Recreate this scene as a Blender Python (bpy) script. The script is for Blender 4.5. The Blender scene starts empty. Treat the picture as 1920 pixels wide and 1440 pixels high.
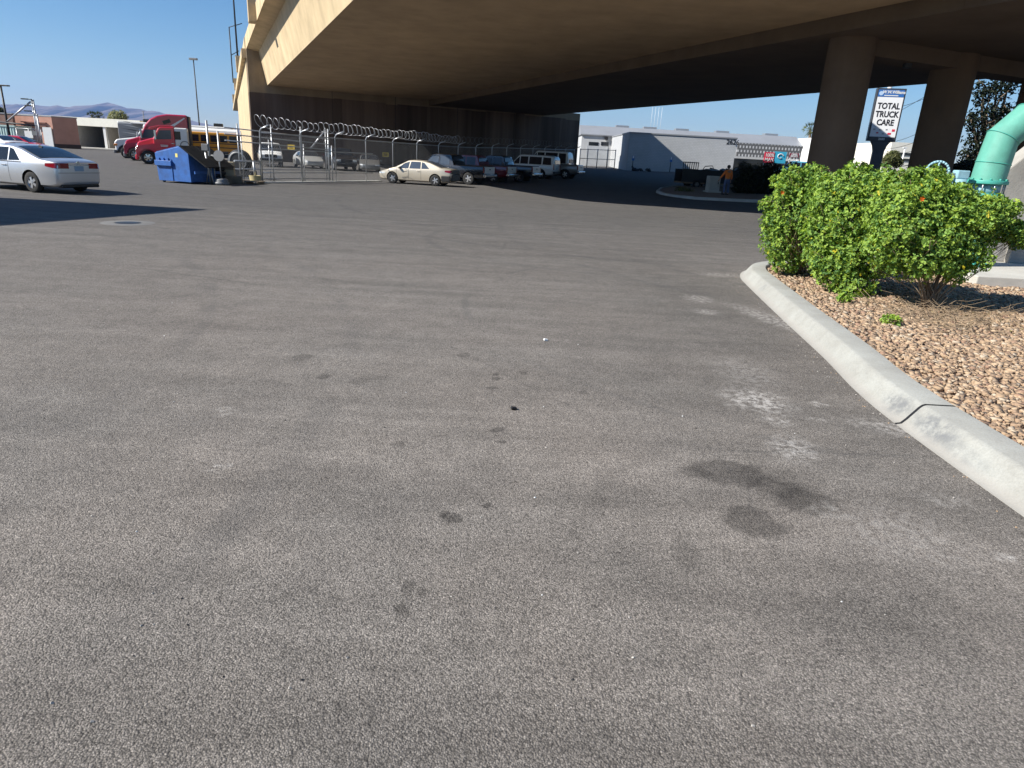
import bpy, bmesh, math, random
import numpy as np
from mathutils import Vector, Matrix, Euler
R = math.radians
PI = math.pi
scene = bpy.context.scene
col = scene.collection
random.seed(7)

# ------------------------------------------------------------------ camera
CAM_Z = 1.9
FPX = 1252.0
ROLL = math.atan(0.055)
PITCH = R(18.7392)
fw = Vector((0, math.cos(PITCH), -math.sin(PITCH)))
up0 = Vector((0, math.sin(PITCH), math.cos(PITCH)))
rt0 = Vector((1, 0, 0))
crt = rt0 * math.cos(ROLL) + up0 * math.sin(ROLL)
cup = up0 * math.cos(ROLL) - rt0 * math.sin(ROLL)
cd = bpy.data.cameras.new('camera')
cam = bpy.data.objects.new('camera', cd)
col.objects.link(cam)
m = Matrix((crt, cup, -fw)).transposed().to_4x4()
m.translation = Vector((0, 0, CAM_Z))
cam.matrix_world = m
cd.sensor_width = 36
cd.lens = FPX / 1920 * 36
cd.clip_start = 0.05
cd.clip_end = 40000
scene.camera = cam


def ray(px, py):
    return fw * FPX + crt * (px - 960) - cup * (py - 720)


def gz(x, y):
    s = 0.8 * x + 0.6 * y - 26
    if s <= 0:
        return 0.0
    return 0.024 * min(s, 62) * min(1.0, s / 8)


def at(px, py, Y):
    v = ray(px, py)
    t = Y / v.y
    return Vector((v.x * t, v.y * t, CAM_Z + v.z * t))


def zp(px, py, z=0.0):
    v = ray(px, py)
    t = (z - CAM_Z) / v.z
    return Vector((v.x * t, v.y * t, z))


def gxy(px, Y, py=310):
    """ground point under image column px at depth Y"""
    p = at(px, py, Y)
    return Vector((p.x, p.y, gz(p.x, p.y)))


# ------------------------------------------------------------------ materials
def new_mat(name):
    mt = bpy.data.materials.new(name)
    mt.use_nodes = True
    nt = mt.node_tree
    b = nt.nodes['Principled BSDF']
    return mt, nt, b


def N(nt, typ, **kw):
    n = nt.nodes.new(typ)
    for k, v in kw.items():
        if k.startswith('i_'):
            key = k[2:]
            key = int(key) if key.isdigit() else key
            n.inputs[key].default_value = v
        else:
            setattr(n, k, v)
    return n


def L(nt, a, b):
    nt.links.new(a, b)


def mth(nt, op, a, b=None, c=None):
    n = nt.nodes.new('ShaderNodeMath')
    n.operation = op
    for i, v in enumerate((a, b, c)):
        if v is None:
            continue
        if isinstance(v, (int, float)):
            n.inputs[i].default_value = v
        else:
            L(nt, v, n.inputs[i])
    return n.outputs[0]


def noise(nt, vec, scale, detail=3, rough=.55):
    n = N(nt, 'ShaderNodeTexNoise', i_Scale=scale, i_Detail=detail, i_Roughness=rough)
    L(nt, vec, n.inputs['Vector'])
    return n.outputs['Fac']


def ramp(nt, f, stops):
    r = nt.nodes.new('ShaderNodeValToRGB')
    e = r.color_ramp.elements
    while len(e) < len(stops):
        e.new(0.5)
    for i, (p, c) in enumerate(stops):
        e[i].position = p
        e[i].color = (c, c, c, 1) if isinstance(c, (int, float)) else (*c, 1)
    L(nt, f, r.inputs[0])
    return r.outputs[0]


def mixc(nt, f, a, b, blend='MIX'):
    n = nt.nodes.new('ShaderNodeMix')
    n.data_type = 'RGBA'
    n.blend_type = blend
    for i, v in ((0, f), (6, a), (7, b)):
        if isinstance(v, (int, float)):
            n.inputs[i].default_value = v
        elif isinstance(v, (tuple, list)):
            n.inputs[i].default_value = (*v, 1)
        else:
            L(nt, v, n.inputs[i])
    return n.outputs[2]


def bumpn(nt, b, h, strength, dist):
    bn = N(nt, 'ShaderNodeBump', i_Strength=strength, i_Distance=dist)
    L(nt, h, bn.inputs['Height'])
    L(nt, bn.outputs[0], b.inputs['Normal'])


MATS = {}


def mat(name, c, rough=.6, metal=0., var=.12, scale=2.5, bump=0., bscale=40, coat=0., spec=.5, world=True, trans=0., streak=0.):
    if name in MATS:
        return MATS[name]
    mt, nt, b = new_mat(name)
    b.inputs['Roughness'].default_value = rough
    b.inputs['Metallic'].default_value = metal
    b.inputs['Specular IOR Level'].default_value = spec
    b.inputs['Coat Weight'].default_value = coat
    b.inputs['Coat Roughness'].default_value = .04
    if trans:
        b.inputs['Transmission Weight'].default_value = trans
    g = N(nt, 'ShaderNodeNewGeometry').outputs['Position'] if world else N(nt, 'ShaderNodeTexCoord').outputs['Object']
    f = noise(nt, g, scale, 5, .6)
    fr = ramp(nt, f, [(.3, 1 - var), (.7, 1 + var * .6)])
    cc = mixc(nt, 1, c, fr, 'MULTIPLY')
    if streak:
        mp = N(nt, 'ShaderNodeMapping')
        mp.inputs['Scale'].default_value = (1.3, 1.3, .07)
        L(nt, g, mp.inputs[0])
        f2 = noise(nt, mp.outputs[0], 1.2, 5, .65)
        cc = mixc(nt, 1, cc, ramp(nt, f2, [(.35, 1 - streak), (.62, 1.0)]), 'MULTIPLY')
    L(nt, cc, b.inputs['Base Color'])
    if var > 0:
        L(nt, ramp(nt, f, [(.3, min(1, rough * 1.12)), (.7, rough * .9)]), b.inputs['Roughness'])
    if bump:
        bumpn(nt, b, noise(nt, g, bscale, 4, .6), bump, .02)
    MATS[name] = mt
    return mt


def leafmat(name, c, tr=.35):
    if name in MATS:
        return MATS[name]
    mt, nt, b = new_mat(name)
    b.inputs['Roughness'].default_value = .55
    b.inputs['Specular IOR Level'].default_value = .3
    g = N(nt, 'ShaderNodeNewGeometry').outputs['Position']
    f = noise(nt, g, 9, 2)
    cc = mixc(nt, 1, c, ramp(nt, f, [(.3, .75), (.7, 1.2)]), 'MULTIPLY')
    L(nt, cc, b.inputs['Base Color'])
    t = N(nt, 'ShaderNodeBsdfTranslucent')
    L(nt, mixc(nt, 1, cc, (1.2, 1.25, .6), 'MULTIPLY'), t.inputs[0])
    ms = N(nt, 'ShaderNodeMixShader', i_0=tr)
    L(nt, b.outputs[0], ms.inputs[1])
    L(nt, t.outputs[0], ms.inputs[2])
    L(nt, ms.outputs[0], nt.nodes['Material Output'].inputs[0])
    MATS[name] = mt
    return mt


def glassmat(name, c=(.012, .015, .02), rough=.06):
    if name in MATS:
        return MATS[name]
    mt, nt, b = new_mat(name)
    g = N(nt, 'ShaderNodeNewGeometry').outputs['Position']
    f = noise(nt, g, 3, 2)
    L(nt, mixc(nt, f, c, tuple(x * 1.5 for x in c)), b.inputs['Base Color'])
    b.inputs['Roughness'].default_value = rough
    b.inputs['Specular IOR Level'].default_value = .35
    MATS[name] = mt
    return mt


# ------------------------------------------------------------------ mesh helpers
class MB:
    def __init__(s):
        s.bm = bmesh.new()

    def quad(s, *p):
        vs = [s.bm.verts.new(v) for v in p]
        return s.bm.faces.new(vs)

    def box(s, c, d, rot=None, mi=0):
        x, y, z = d[0] / 2, d[1] / 2, d[2] / 2
        M = (Euler(rot).to_matrix() if rot is not None and not isinstance(rot, Matrix) else (rot if rot is not None else Matrix.Identity(3)))
        c = Vector(c)
        v = [s.bm.verts.new(c + M @ Vector((a * x, b * y, e * z))) for a in (-1, 1) for b in (-1, 1) for e in (-1, 1)]
        for f in ((0, 1, 3, 2), (4, 6, 7, 5), (0, 4, 5, 1), (2, 3, 7, 6), (0, 2, 6, 4), (1, 5, 7, 3)):
            fc = s.bm.faces.new([v[i] for i in f])
            fc.material_index = mi
        return s

    def cyl(s, a, b, r0, r1=None, n=12, caps=True, mi=0):
        a, b = Vector(a), Vector(b)
        r1 = r0 if r1 is None else r1
        d = (b - a).normalized()
        u = d.orthogonal().normalized()
        w = d.cross(u)
        A = [s.bm.verts.new(a + (u * math.cos(2 * PI * i / n) + w * math.sin(2 * PI * i / n)) * r0) for i in range(n)]
        B = [s.bm.verts.new(b + (u * math.cos(2 * PI * i / n) + w * math.sin(2 * PI * i / n)) * r1) for i in range(n)]
        for i in range(n):
            f = s.bm.faces.new((A[i], A[(i + 1) % n], B[(i + 1) % n], B[i]))
            f.smooth = True
            f.material_index = mi
        if caps:
            s.bm.faces.new(A[::-1]).material_index = mi
            s.bm.faces.new(B).material_index = mi
        return s

    def tube(s, pts, r, n=6, caps=True, taper=None):
        pts = [Vector(p) for p in pts]
        rings = []
        u = None
        for i, p in enumerate(pts):
            t = (pts[min(i + 1, len(pts) - 1)] - pts[max(i - 1, 0)]).normalized()
            u = t.orthogonal().normalized() if u is None else (u - t * u.dot(t)).normalized()
            w = t.cross(u)
            rr = r if taper is None else r + (taper - r) * i / (len(pts) - 1)
            rings.append([s.bm.verts.new(p + (u * math.cos(2 * PI * k / n) + w * math.sin(2 * PI * k / n)) * rr) for k in range(n)])
        for A, B in zip(rings, rings[1:]):
            for k in range(n):
                f = s.bm.faces.new((A[k], A[(k + 1) % n], B[(k + 1) % n], B[k]))
                f.smooth = True
        if caps and n > 2:
            s.bm.faces.new(rings[0][::-1])
            s.bm.faces.new(rings[-1])
        return s

    def prism(s, poly, y0, y1, axis='y', mi=0):
        """poly: (x,z) list extruded along y, or (x,y) list extruded along z"""
        def V(p, h):
            return (p[0], h, p[1]) if axis == 'y' else ((p[0], p[1], h) if axis == 'z' else (h, p[0], p[1]))
        A = [s.bm.verts.new(V(p, y0)) for p in poly]
        B = [s.bm.verts.new(V(p, y1)) for p in poly]
        n = len(poly)
        for i in range(n):
            s.bm.faces.new((A[i], A[(i + 1) % n], B[(i + 1) % n], B[i])).material_index = mi
        s.bm.faces.new(A[::-1]).material_index = mi
        s.bm.faces.new(B).material_index = mi
        return s

    def lathe(s, prof, n=24, c=(0, 0, 0), axis='z'):
        """prof: (r, h) list"""
        c = Vector(c)
        rings = []
        for r, h in prof:
            ring = []
            for i in range(n):
                a = 2 * PI * i / n
                v = (r * math.cos(a), r * math.sin(a), h) if axis == 'z' else (r * math.cos(a), h, r * math.sin(a))
                ring.append(s.bm.verts.new(c + Vector(v)))
            rings.append(ring)
        for A, B in zip(rings, rings[1:]):
            for k in range(n):
                f = s.bm.faces.new((A[k], A[(k + 1) % n], B[(k + 1) % n], B[k]))
                f.smooth = True
        return s

    def build(s, name, m, parent=None, world=False, bevel=0, smooth=False, recalc=True, sharp=None, seg=2):
        bm = s.bm
        if recalc:
            bmesh.ops.recalc_face_normals(bm, faces=bm.faces)
        if world and parent is not None:
            bm.transform(pmat(parent).inverted())
        me = bpy.data.meshes.new(name)
        if smooth:
            for f in bm.faces:
                f.smooth = True
        bm.to_mesh(me)
        bm.free()
        for mm in (m if isinstance(m, (list, tuple)) else [m]):
            me.materials.append(mm)
        if sharp:
            me.set_sharp_from_angle(angle=R(sharp))
        o = bpy.data.objects.new(name, me)
        col.objects.link(o)
        if parent is not None:
            o.parent = parent
        if bevel:
            md = o.modifiers.new('bevel', 'BEVEL')
            md.width = bevel
            md.segments = seg
            md.limit_method = 'ANGLE'
            md.angle_limit = R(35)
        return o


def pmat(o):
    M = o.matrix_basis.copy()
    p = o.parent
    while p is not None:
        M = p.matrix_basis @ M
        p = p.parent
    return M


def thing(name, label, cat, loc=(0, 0, 0), rz=0., group=None):
    o = bpy.data.objects.new(name, None)
    col.objects.link(o)
    o.location = loc
    o.rotation_euler = (0, 0, rz)
    o.matrix_basis = Matrix.Translation(Vector(loc)) @ Matrix.Rotation(rz, 4, 'Z')
    o['label'] = label
    o['category'] = cat
    if group:
        o['group'] = group
    o.empty_display_size = .2
    return o


def tag(o, label, cat, group=None):
    o['label'] = label
    o['category'] = cat
    if group:
        o['group'] = group
    return o


def struct(o, kind='structure'):
    o['kind'] = kind
    return o


def relabel(o, **kw):
    for k, v in kw.items():
        o[k] = v
    return o


def np_mesh(name, verts, faces_n, idx, mats, matidx=None, parent=None, smooth=False):
    """verts (n,3) ; idx flat loop indices with constant faces_n verts per face"""
    me = bpy.data.meshes.new(name)
    nf = len(idx) // faces_n
    me.vertices.add(len(verts))
    me.vertices.foreach_set('co', np.asarray(verts, dtype=np.float32).ravel())
    me.loops.add(len(idx))
    me.loops.foreach_set('vertex_index', np.asarray(idx, dtype=np.int32))
    me.polygons.add(nf)
    me.polygons.foreach_set('loop_start', np.arange(0, nf * faces_n, faces_n, dtype=np.int32))
    if matidx is not None:
        me.polygons.foreach_set('material_index', np.asarray(matidx, dtype=np.int32))
    if smooth:
        me.polygons.foreach_set('use_smooth', np.ones(nf, dtype=bool))
    for mm in mats:
        me.materials.append(mm)
    me.update()
    me.validate()
    o = bpy.data.objects.new(name, me)
    col.objects.link(o)
    if parent is not None:
        o.parent = parent
    return o


def text(body, size, loc, rz, m, name='lettering', parent=None, ext=.004, bold=0., sx=1., align='CENTER', shear=0.):
    cu = bpy.data.curves.new(name, 'FONT')
    cu.body = body
    cu.size = size
    cu.extrude = ext
    cu.offset = bold
    cu.align_x = align
    cu.align_y = 'CENTER'
    cu.shear = shear
    cu.resolution_u = 3
    cu.materials.append(m)
    o0 = bpy.data.objects.new(name, cu)
    me = bpy.data.meshes.new_from_object(o0)
    bpy.data.objects.remove(o0)
    o = bpy.data.objects.new(name, me)
    col.objects.link(o)
    M = Matrix.Translation(Vector(loc)) @ Matrix.Rotation(rz, 4, 'Z') @ Matrix.Rotation(PI / 2, 4, 'X') @ Matrix.Diagonal((sx, 1, 1, 1))
    if parent is not None:
        o.parent = parent
        M = pmat(parent).inverted() @ M
    o.matrix_basis = M
    return o


# ------------------------------------------------------------------ shared materials
M_conc = mat('pale_concrete', (.46, .45, .41), .85, var=.16, scale=1.7, bump=.25, bscale=60)
M_galv = mat('galvanised_steel', (.42, .43, .44), .42, metal=.7, var=.2, scale=8)
M_dkmetal = mat('dark_steel', (.03, .032, .035), .5, metal=.3)
M_black = mat('black_plastic', (.012, .012, .013), .5)
M_rubber = mat('rubber', (.018, .018, .018), .85)
M_chrome = mat('chrome', (.6, .6, .6), .18, metal=1., var=.05)
M_alloy = mat('alloy_rim', (.55, .56, .58), .3, metal=.75, var=.05)
M_glass = glassmat('dark_glass')
M_glassb = glassmat('blue_tint_glass', (.05, .065, .09), .05)
M_redlens = mat('red_lens', (.22, .004, .010), .12, coat=.8, var=.1)
M_amber = mat('amber_lens', (.8, .25, .02), .2, coat=.5, var=.05)
M_clearlens = mat('clear_lens', (.6, .62, .62), .12, coat=.8, var=.05)
M_white = mat('white_paint', (.74, .74, .72), .4, var=.06, coat=.2)
M_plate = mat('licence_plate', (.25, .36, .48), .4)
M_wood = mat('weathered_wood', (.2, .15, .1), .8, var=.3)
M_bark = mat('bark', (.13, .095, .065), .9, var=.3, scale=14, bump=.4)
M_twig = mat('dry_twig', (.3, .22, .14), .85, var=.25, scale=10)

# ------------------------------------------------------------------ world and sun
SUN_EL = R(37.5)
SUN_PHI = R(20)      # horizontal travel direction of the light
w = bpy.data.worlds.new('World')
scene.world = w
w.use_nodes = True
nt = w.node_tree
sky = nt.nodes.new('ShaderNodeTexSky')
sky.sky_type = 'NISHITA'
sky.sun_disc = False
sky.sun_elevation = SUN_EL
tx, ty = -math.cos(SUN_PHI), -math.sin(SUN_PHI)      # towards the sun
sky.sun_rotation = math.atan2(tx, ty)
sky.altitude = 600
sky.air_density = 1.0
sky.dust_density = 0.15
sky.ozone_density = 3.0
hs = nt.nodes.new('ShaderNodeHueSaturation')
hs.inputs['Saturation'].default_value = 1.3
nt.links.new(sky.outputs[0], hs.inputs['Color'])
nt.links.new(hs.outputs[0], nt.nodes['Background'].inputs[0])
nt.nodes['Background'].inputs[1].default_value = 0.064
sd = bpy.data.lights.new('sun', 'SUN')
sd.energy = 5.0
sd.angle = R(.5)
sd.color = (1, .955, .88)
so = bpy.data.objects.new('sun', sd)
col.objects.link(so)
trav = Vector((math.cos(SUN_PHI) * math.cos(SUN_EL), math.sin(SUN_PHI) * math.cos(SUN_EL), -math.sin(SUN_EL)))
so.rotation_euler = trav.to_track_quat('-Z', 'Y').to_euler()
scene.view_settings.view_transform = 'Standard'
scene.view_settings.look = 'None'
scene.view_settings.exposure = 0.86
scene.cycles.max_bounces = 8
scene.cycles.diffuse_bounces = 4
scene.cycles.transparent_max_bounces = 8
scene.cycles.use_denoising = True

# ------------------------------------------------------------------ asphalt lot
def asphalt_material():
    mt, nt, b = new_mat('asphalt')
    g = N(nt, 'ShaderNodeNewGeometry').outputs['Position']
    vo = N(nt, 'ShaderNodeTexVoronoi', i_Scale=134.0)
    L(nt, g, vo.inputs['Vector'])
    sep = N(nt, 'ShaderNodeSeparateColor')
    L(nt, vo.outputs['Color'], sep.inputs[0])
    cell = sep.outputs[0]
    fine = noise(nt, g, 190, 3, .65)
    low = noise(nt, g, .33, 5, .6)
    mid = noise(nt, g, 2.2, 5, .65)
    base = mixc(nt, ramp(nt, low, [(.34, 0), (.66, 1)]), (.236, .215, .191), (.282, .247, .213))
    # cooler, darker tone with distance
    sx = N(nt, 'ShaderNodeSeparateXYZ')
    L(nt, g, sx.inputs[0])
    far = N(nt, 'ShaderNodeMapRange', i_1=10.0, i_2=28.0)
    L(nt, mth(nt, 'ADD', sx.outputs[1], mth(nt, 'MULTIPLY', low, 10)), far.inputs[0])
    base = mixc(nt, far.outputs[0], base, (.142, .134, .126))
    base = mixc(nt, 1, base, ramp(nt, mid, [(.3, .86), (.7, 1.1)]), 'MULTIPLY')
    # long rubbed streaks
    for ang, sc, lo in ((R(62), (.16, 1.5, 1), .9), (R(98), (.12, 1.3, 1), .92), (R(-24), (.12, 1.1, 1), .94)):
        mp = N(nt, 'ShaderNodeMapping')
        mp.inputs['Rotation'].default_value = (0, 0, ang)
        mp.inputs['Scale'].default_value = sc
        L(nt, g, mp.inputs[0])
        st = noise(nt, mp.outputs[0], 1.6, 6, .62)
        base = mixc(nt, 1, base, ramp(nt, st, [(.36, lo), (.6, 1.04)]), 'MULTIPLY')
    # aggregate
    agg = ramp(nt, cell, [(0, .55), (.3, .88), (.75, 1.08), (.93, 1.25), (1, 1.55)])
    base = mixc(nt, 1, base, agg, 'MULTIPLY')
    base = mixc(nt, 1, base, ramp(nt, vo.outputs['Distance'], [(.30, 1.03), (.52, .88), (.72, .58)]), 'MULTIPLY')
    base = mixc(nt, 1, base, ramp(nt, fine, [(.34, .6), (.48, 1.0), (.68, 1.18)]), 'MULTIPLY')
    for sc2, lo2, hi2 in ((52, .76, 1.14), (13, .90, 1.07), (5, .93, 1.05)):
        base = mixc(nt, 1, base, ramp(nt, noise(nt, g, sc2, 3, .7), [(.34, lo2), (.66, hi2)]), 'MULTIPLY')
    hole = noise(nt, g, 75, 4, .7)
    base = mixc(nt, 1, base, ramp(nt, hole, [(.30, .4), (.40, 1.0)]), 'MULTIPLY')
    # warp for stain outlines
    nz = N(nt, 'ShaderNodeTexNoise', i_Scale=5.0, i_Detail=6.0, i_Roughness=.6)
    L(nt, g, nz.inputs['Vector'])
    wv = N(nt, 'ShaderNodeVectorMath', operation='MULTIPLY_ADD')
    wv.inputs[1].default_value = (.26, .26, 0)
    wv.inputs[2].default_value = (-.13, -.13, 0)
    L(nt, nz.outputs['Color'], wv.inputs[0])
    wp = N(nt, 'ShaderNodeVectorMath', operation='ADD')
    L(nt, g, wp.inputs[0])
    L(nt, wv.outputs[0], wp.inputs[1])
    warped = wp.outputs[0]

    def blob(px, py, rx, ry, ang=0, soft=.28, src=None):
        c = zp(px, py)
        ex = (zp(px + rx, py) - c).length
        ey = (zp(px, py - ry) - zp(px, py + ry)).length / 2
        mp = N(nt, 'ShaderNodeMapping', vector_type='TEXTURE')
        mp.inputs['Location'].default_value = (c.x, c.y, 0)
        mp.inputs['Rotation'].default_value = (0, 0, ang)
        mp.inputs['Scale'].default_value = (ex, ey, 1000)
        L(nt, src or warped, mp.inputs[0])
        ln = N(nt, 'ShaderNodeVectorMath', operation='LENGTH')
        L(nt, mp.outputs[0], ln.inputs[0])
        mr = N(nt, 'ShaderNodeMapRange', interpolation_type='SMOOTHSTEP', i_1=1 + soft * .4, i_2=1 - soft, i_3=0., i_4=1.)
        L(nt, ln.outputs['Value'], mr.inputs[0])
        return mr.outputs[0]
    dark = None
    D = [(1365, 888, 78, 24, -.12, .46), (1455, 915, 42, 13, -.3, .3), (1510, 942, 58, 22, -.35, .36), (1410, 980, 62, 28, -.1, .44), (1300, 885, 30, 10, 0, .2), (1490, 900, 60, 22, -.2, .2),
         (845, 970, 22, 15, 0, .5), (831, 960, 12, 10, 0, .35), (907, 945, 12, 6, 0, .5),
         (937, 806, 9, 4, 0, .42), (941, 829, 9, 4, 0, .42), (933, 703, 9, 3, 0, .42), (933, 711, 9, 3, 0, .4), (925, 727, 9, 3, 0, .35), (980, 700, 9, 3, 0, .3),
         (760, 1106, 20, 15, 0, .36), (796, 1114, 14, 9, 0, .28), (752, 1146, 20, 13, 0, .36), (746, 831, 9, 4, 0, .35), (565, 671, 22, 7, 0, .25), (607, 707, 18, 5, 0, .35),
         (1098, 737, 9, 4, 0, .3), (1100, 970, 22, 50, -.5, .12), (1135, 905, 16, 40, -.4, .10), (1290, 1040, 30, 40, 0, .2), (1450, 905, 60, 40, .1, .18),
         (1690, 1180, 120, 40, -.3, .18), (690, 712, 45, 8, .5, .2), (870, 665, 12, 4, 0, .25)]
    for px, py, rx, ry, an, s in D + [(1540, 700, 260, 170, .2, .14), (1300, 545, 170, 70, 0, .14), (1640, 1130, 300, 90, 0, .12), (250, 620, 300, 60, 0, .07), (1000, 470, 300, 30, 0, .1), (560, 930, 260, 60, 0, .07), (1130, 620, 120, 120, .3, .08), (900, 1390, 1100, 200, 0, .2)]:
        f = mth(nt, 'MULTIPLY_ADD', blob(px, py, rx, ry, an, .28 if rx < 100 else .95), -s, 1.0)
        dark = f if dark is None else mth(nt, 'MULTIPLY', dark, f)
    # drips and splashes
    fleck = ramp(nt, noise(nt, g, 15, 5, .7), [(.44, 0), (.6, 1)])
    light = None
    LT = [(1420, 752, 60, 24, .1, .8), (1490, 842, 45, 26, -.3, .75), (1310, 560, 28, 7, 0, .5), (1325, 585, 26, 6, 0, .45), (1460, 790, 28, 9, 0, .6),
          (1535, 757, 14, 4, 0, .6), (1530, 785, 20, 4, 0, .5), (1660, 800, 60, 14, -.6, .5), (1780, 940, 50, 12, 0, .35), (1890, 1045, 24, 6, 0, .7), (1560, 960, 50, 14, -.3, .3),
          (410, 873, 26, 12, 0, .5), (420, 771, 22, 8, 0, .35), (1350, 515, 40, 4, 0, .4), (1400, 700, 60, 30, 0, .25), (1690, 1000, 120, 60, 0, .22), (1450, 600, 30, 30, .3, .5)]
    for px, py, rx, ry, an, s in LT:
        f = mth(nt, 'MULTIPLY', blob(px, py, rx, ry, an, .8), s)
        light = f if light is None else mth(nt, 'MAXIMUM', light, f)
    base = mixc(nt, 1, base, ramp(nt, dark, [(0, 0), (1, 1.0)]), 'MULTIPLY')
    base = mixc(nt, mth(nt, 'MULTIPLY', light, fleck), base, (.52, .49, .45))
    # tyre arcs
    arcs = None
    for cx, cy, rad, wd, s in ((2.4, 16.5, 4.6, .09, .2), (4.5, 9.2, 5.2, .05, .16), (8, 30, 15.5, .12, .25), (8, 30, 17.2, .12, .25), (-2, 34, 15, .13, .2), (-2, 34, 13.3, .13, .2),
                               (14, 20, 13, .1, .2), (14, 20, 14.6, .1, .2), (0, 45, 17, .14, .25), (0, 45, 19, .14, .25), (-14, 4, 11, .1, .14), (-14, 4, 12.6, .1, .14)):
        d = N(nt, 'ShaderNodeVectorMath', operation='DISTANCE')
        cx_ = N(nt, 'ShaderNodeCombineXYZ')
        L(nt, sx.outputs[0], cx_.inputs[0])
        L(nt, sx.outputs[1], cx_.inputs[1])
        L(nt, cx_.outputs[0], d.inputs[0])
        d.inputs[1].default_value = (cx, cy, 0)
        a = mth(nt, 'ABSOLUTE', mth(nt, 'SUBTRACT', d.outputs['Value'], rad))
        mr = N(nt, 'ShaderNodeMapRange', interpolation_type='SMOOTHSTEP', i_1=wd * 1.6, i_2=wd * .3, i_3=0., i_4=s)
        L(nt, a, mr.inputs[0])
        arcs = mr.outputs[0] if arcs is None else mth(nt, 'MAXIMUM', arcs, mr.outputs[0])
    am = mth(nt, 'MULTIPLY', mth(nt, 'MULTIPLY', arcs, 1.7), ramp(nt, noise(nt, g, .8, 4, .6), [(.42, 0), (.6, 1)]))
    # hairline cracks
    ck = N(nt, 'ShaderNodeTexVoronoi', i_Scale=.16, feature='DISTANCE_TO_EDGE')
    L(nt, warped, ck.inputs['Vector'])
    ckm = ramp(nt, ck.outputs['Distance'], [(0, 1), (.004, 0)])
    ckm = mth(nt, 'MULTIPLY', ckm, ramp(nt, noise(nt, g, .25, 3, .6), [(.5, 0), (.62, .55)]))
    base = mixc(nt, ckm, base, (.04, .04, .04))
    base = mixc(nt, am, base, (.06, .06, .06))
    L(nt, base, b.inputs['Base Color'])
    b.inputs['Roughness'].default_value = .9
    b.inputs['Specular IOR Level'].default_value = .3
    h = mth(nt, 'ADD', mth(nt, 'MULTIPLY', vo.outputs['Distance'], -.9), mth(nt, 'MULTIPLY', hole, .9))
    h = mth(nt, 'ADD', h, mth(nt, 'MULTIPLY', fine, .35))
    bumpn(nt, b, h, .55, .010)
    return mt


M_asphalt = asphalt_material()


def build_ground():
    xs = sorted(set([-9000, -4000, -1500, -600, -300, -200] + list(range(-150, 151, 5)) + [200, 300, 600, 1500, 4000, 9000]))
    ys = sorted(set([-2000, -500, -150, -60, -20] + list(range(0, 161, 4)) + [200, 300, 500, 1000, 2500, 5000, 9500]))
    vs = [(x, y, gz(x, y)) for y in ys for x in xs]
    nx = len(xs)
    idx = []
    for j in range(len(ys) - 1):
        for i in range(nx - 1):
            a = j * nx + i
            idx += [a, a + 1, a + 1 + nx, a + nx]
    return struct(np_mesh('asphalt_ground', vs, 4, idx, [M_asphalt], smooth=True))


build_ground()

# ------------------------------------------------------------------ kerb, planter, gravel
KPATH = [(3.45, -3.0), (3.3, 0.5), (3.2, 2.6), (3.17, 3.68), (3.18, 5.12), (3.25, 6.0), (3.42, 7.06), (3.64, 8.8), (3.86, 10.45), (4.02, 11.6), (4.16, 12.45), (4.42, 13.2), (4.85, 13.75), (5.45, 14.1),
         (6.3, 14.3), (7.6, 14.4), (9.3, 14.5)]


def resample(path, step):
    out = [Vector((*path[0], 0))]
    P = [Vector((*p, 0)) for p in path]
    # catmull-rom
    for i in range(len(P) - 1):
        p0, p1, p2, p3 = P[max(i - 1, 0)], P[i], P[i + 1], P[min(i + 2, len(P) - 1)]
        k = max(1, int((p2 - p1).length / step))
        for j in range(1, k + 1):
            t = j / k
            out.append(.5 * ((2 * p1) + (p2 - p0) * t + (2 * p0 - 5 * p1 + 4 * p2 - p3) * t * t + (3 * p1 - p0 - 3 * p2 + p3) * t ** 3))
    return out


KP = resample(KPATH, .16)
KPROF = [(-.035, -.04), (-.03, .004), (.01, .012), (.045, .05), (.125, .155), (.145, .174), (.17, .183), (.40, .186), (.418, .17), (.42, -.05)]


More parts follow.
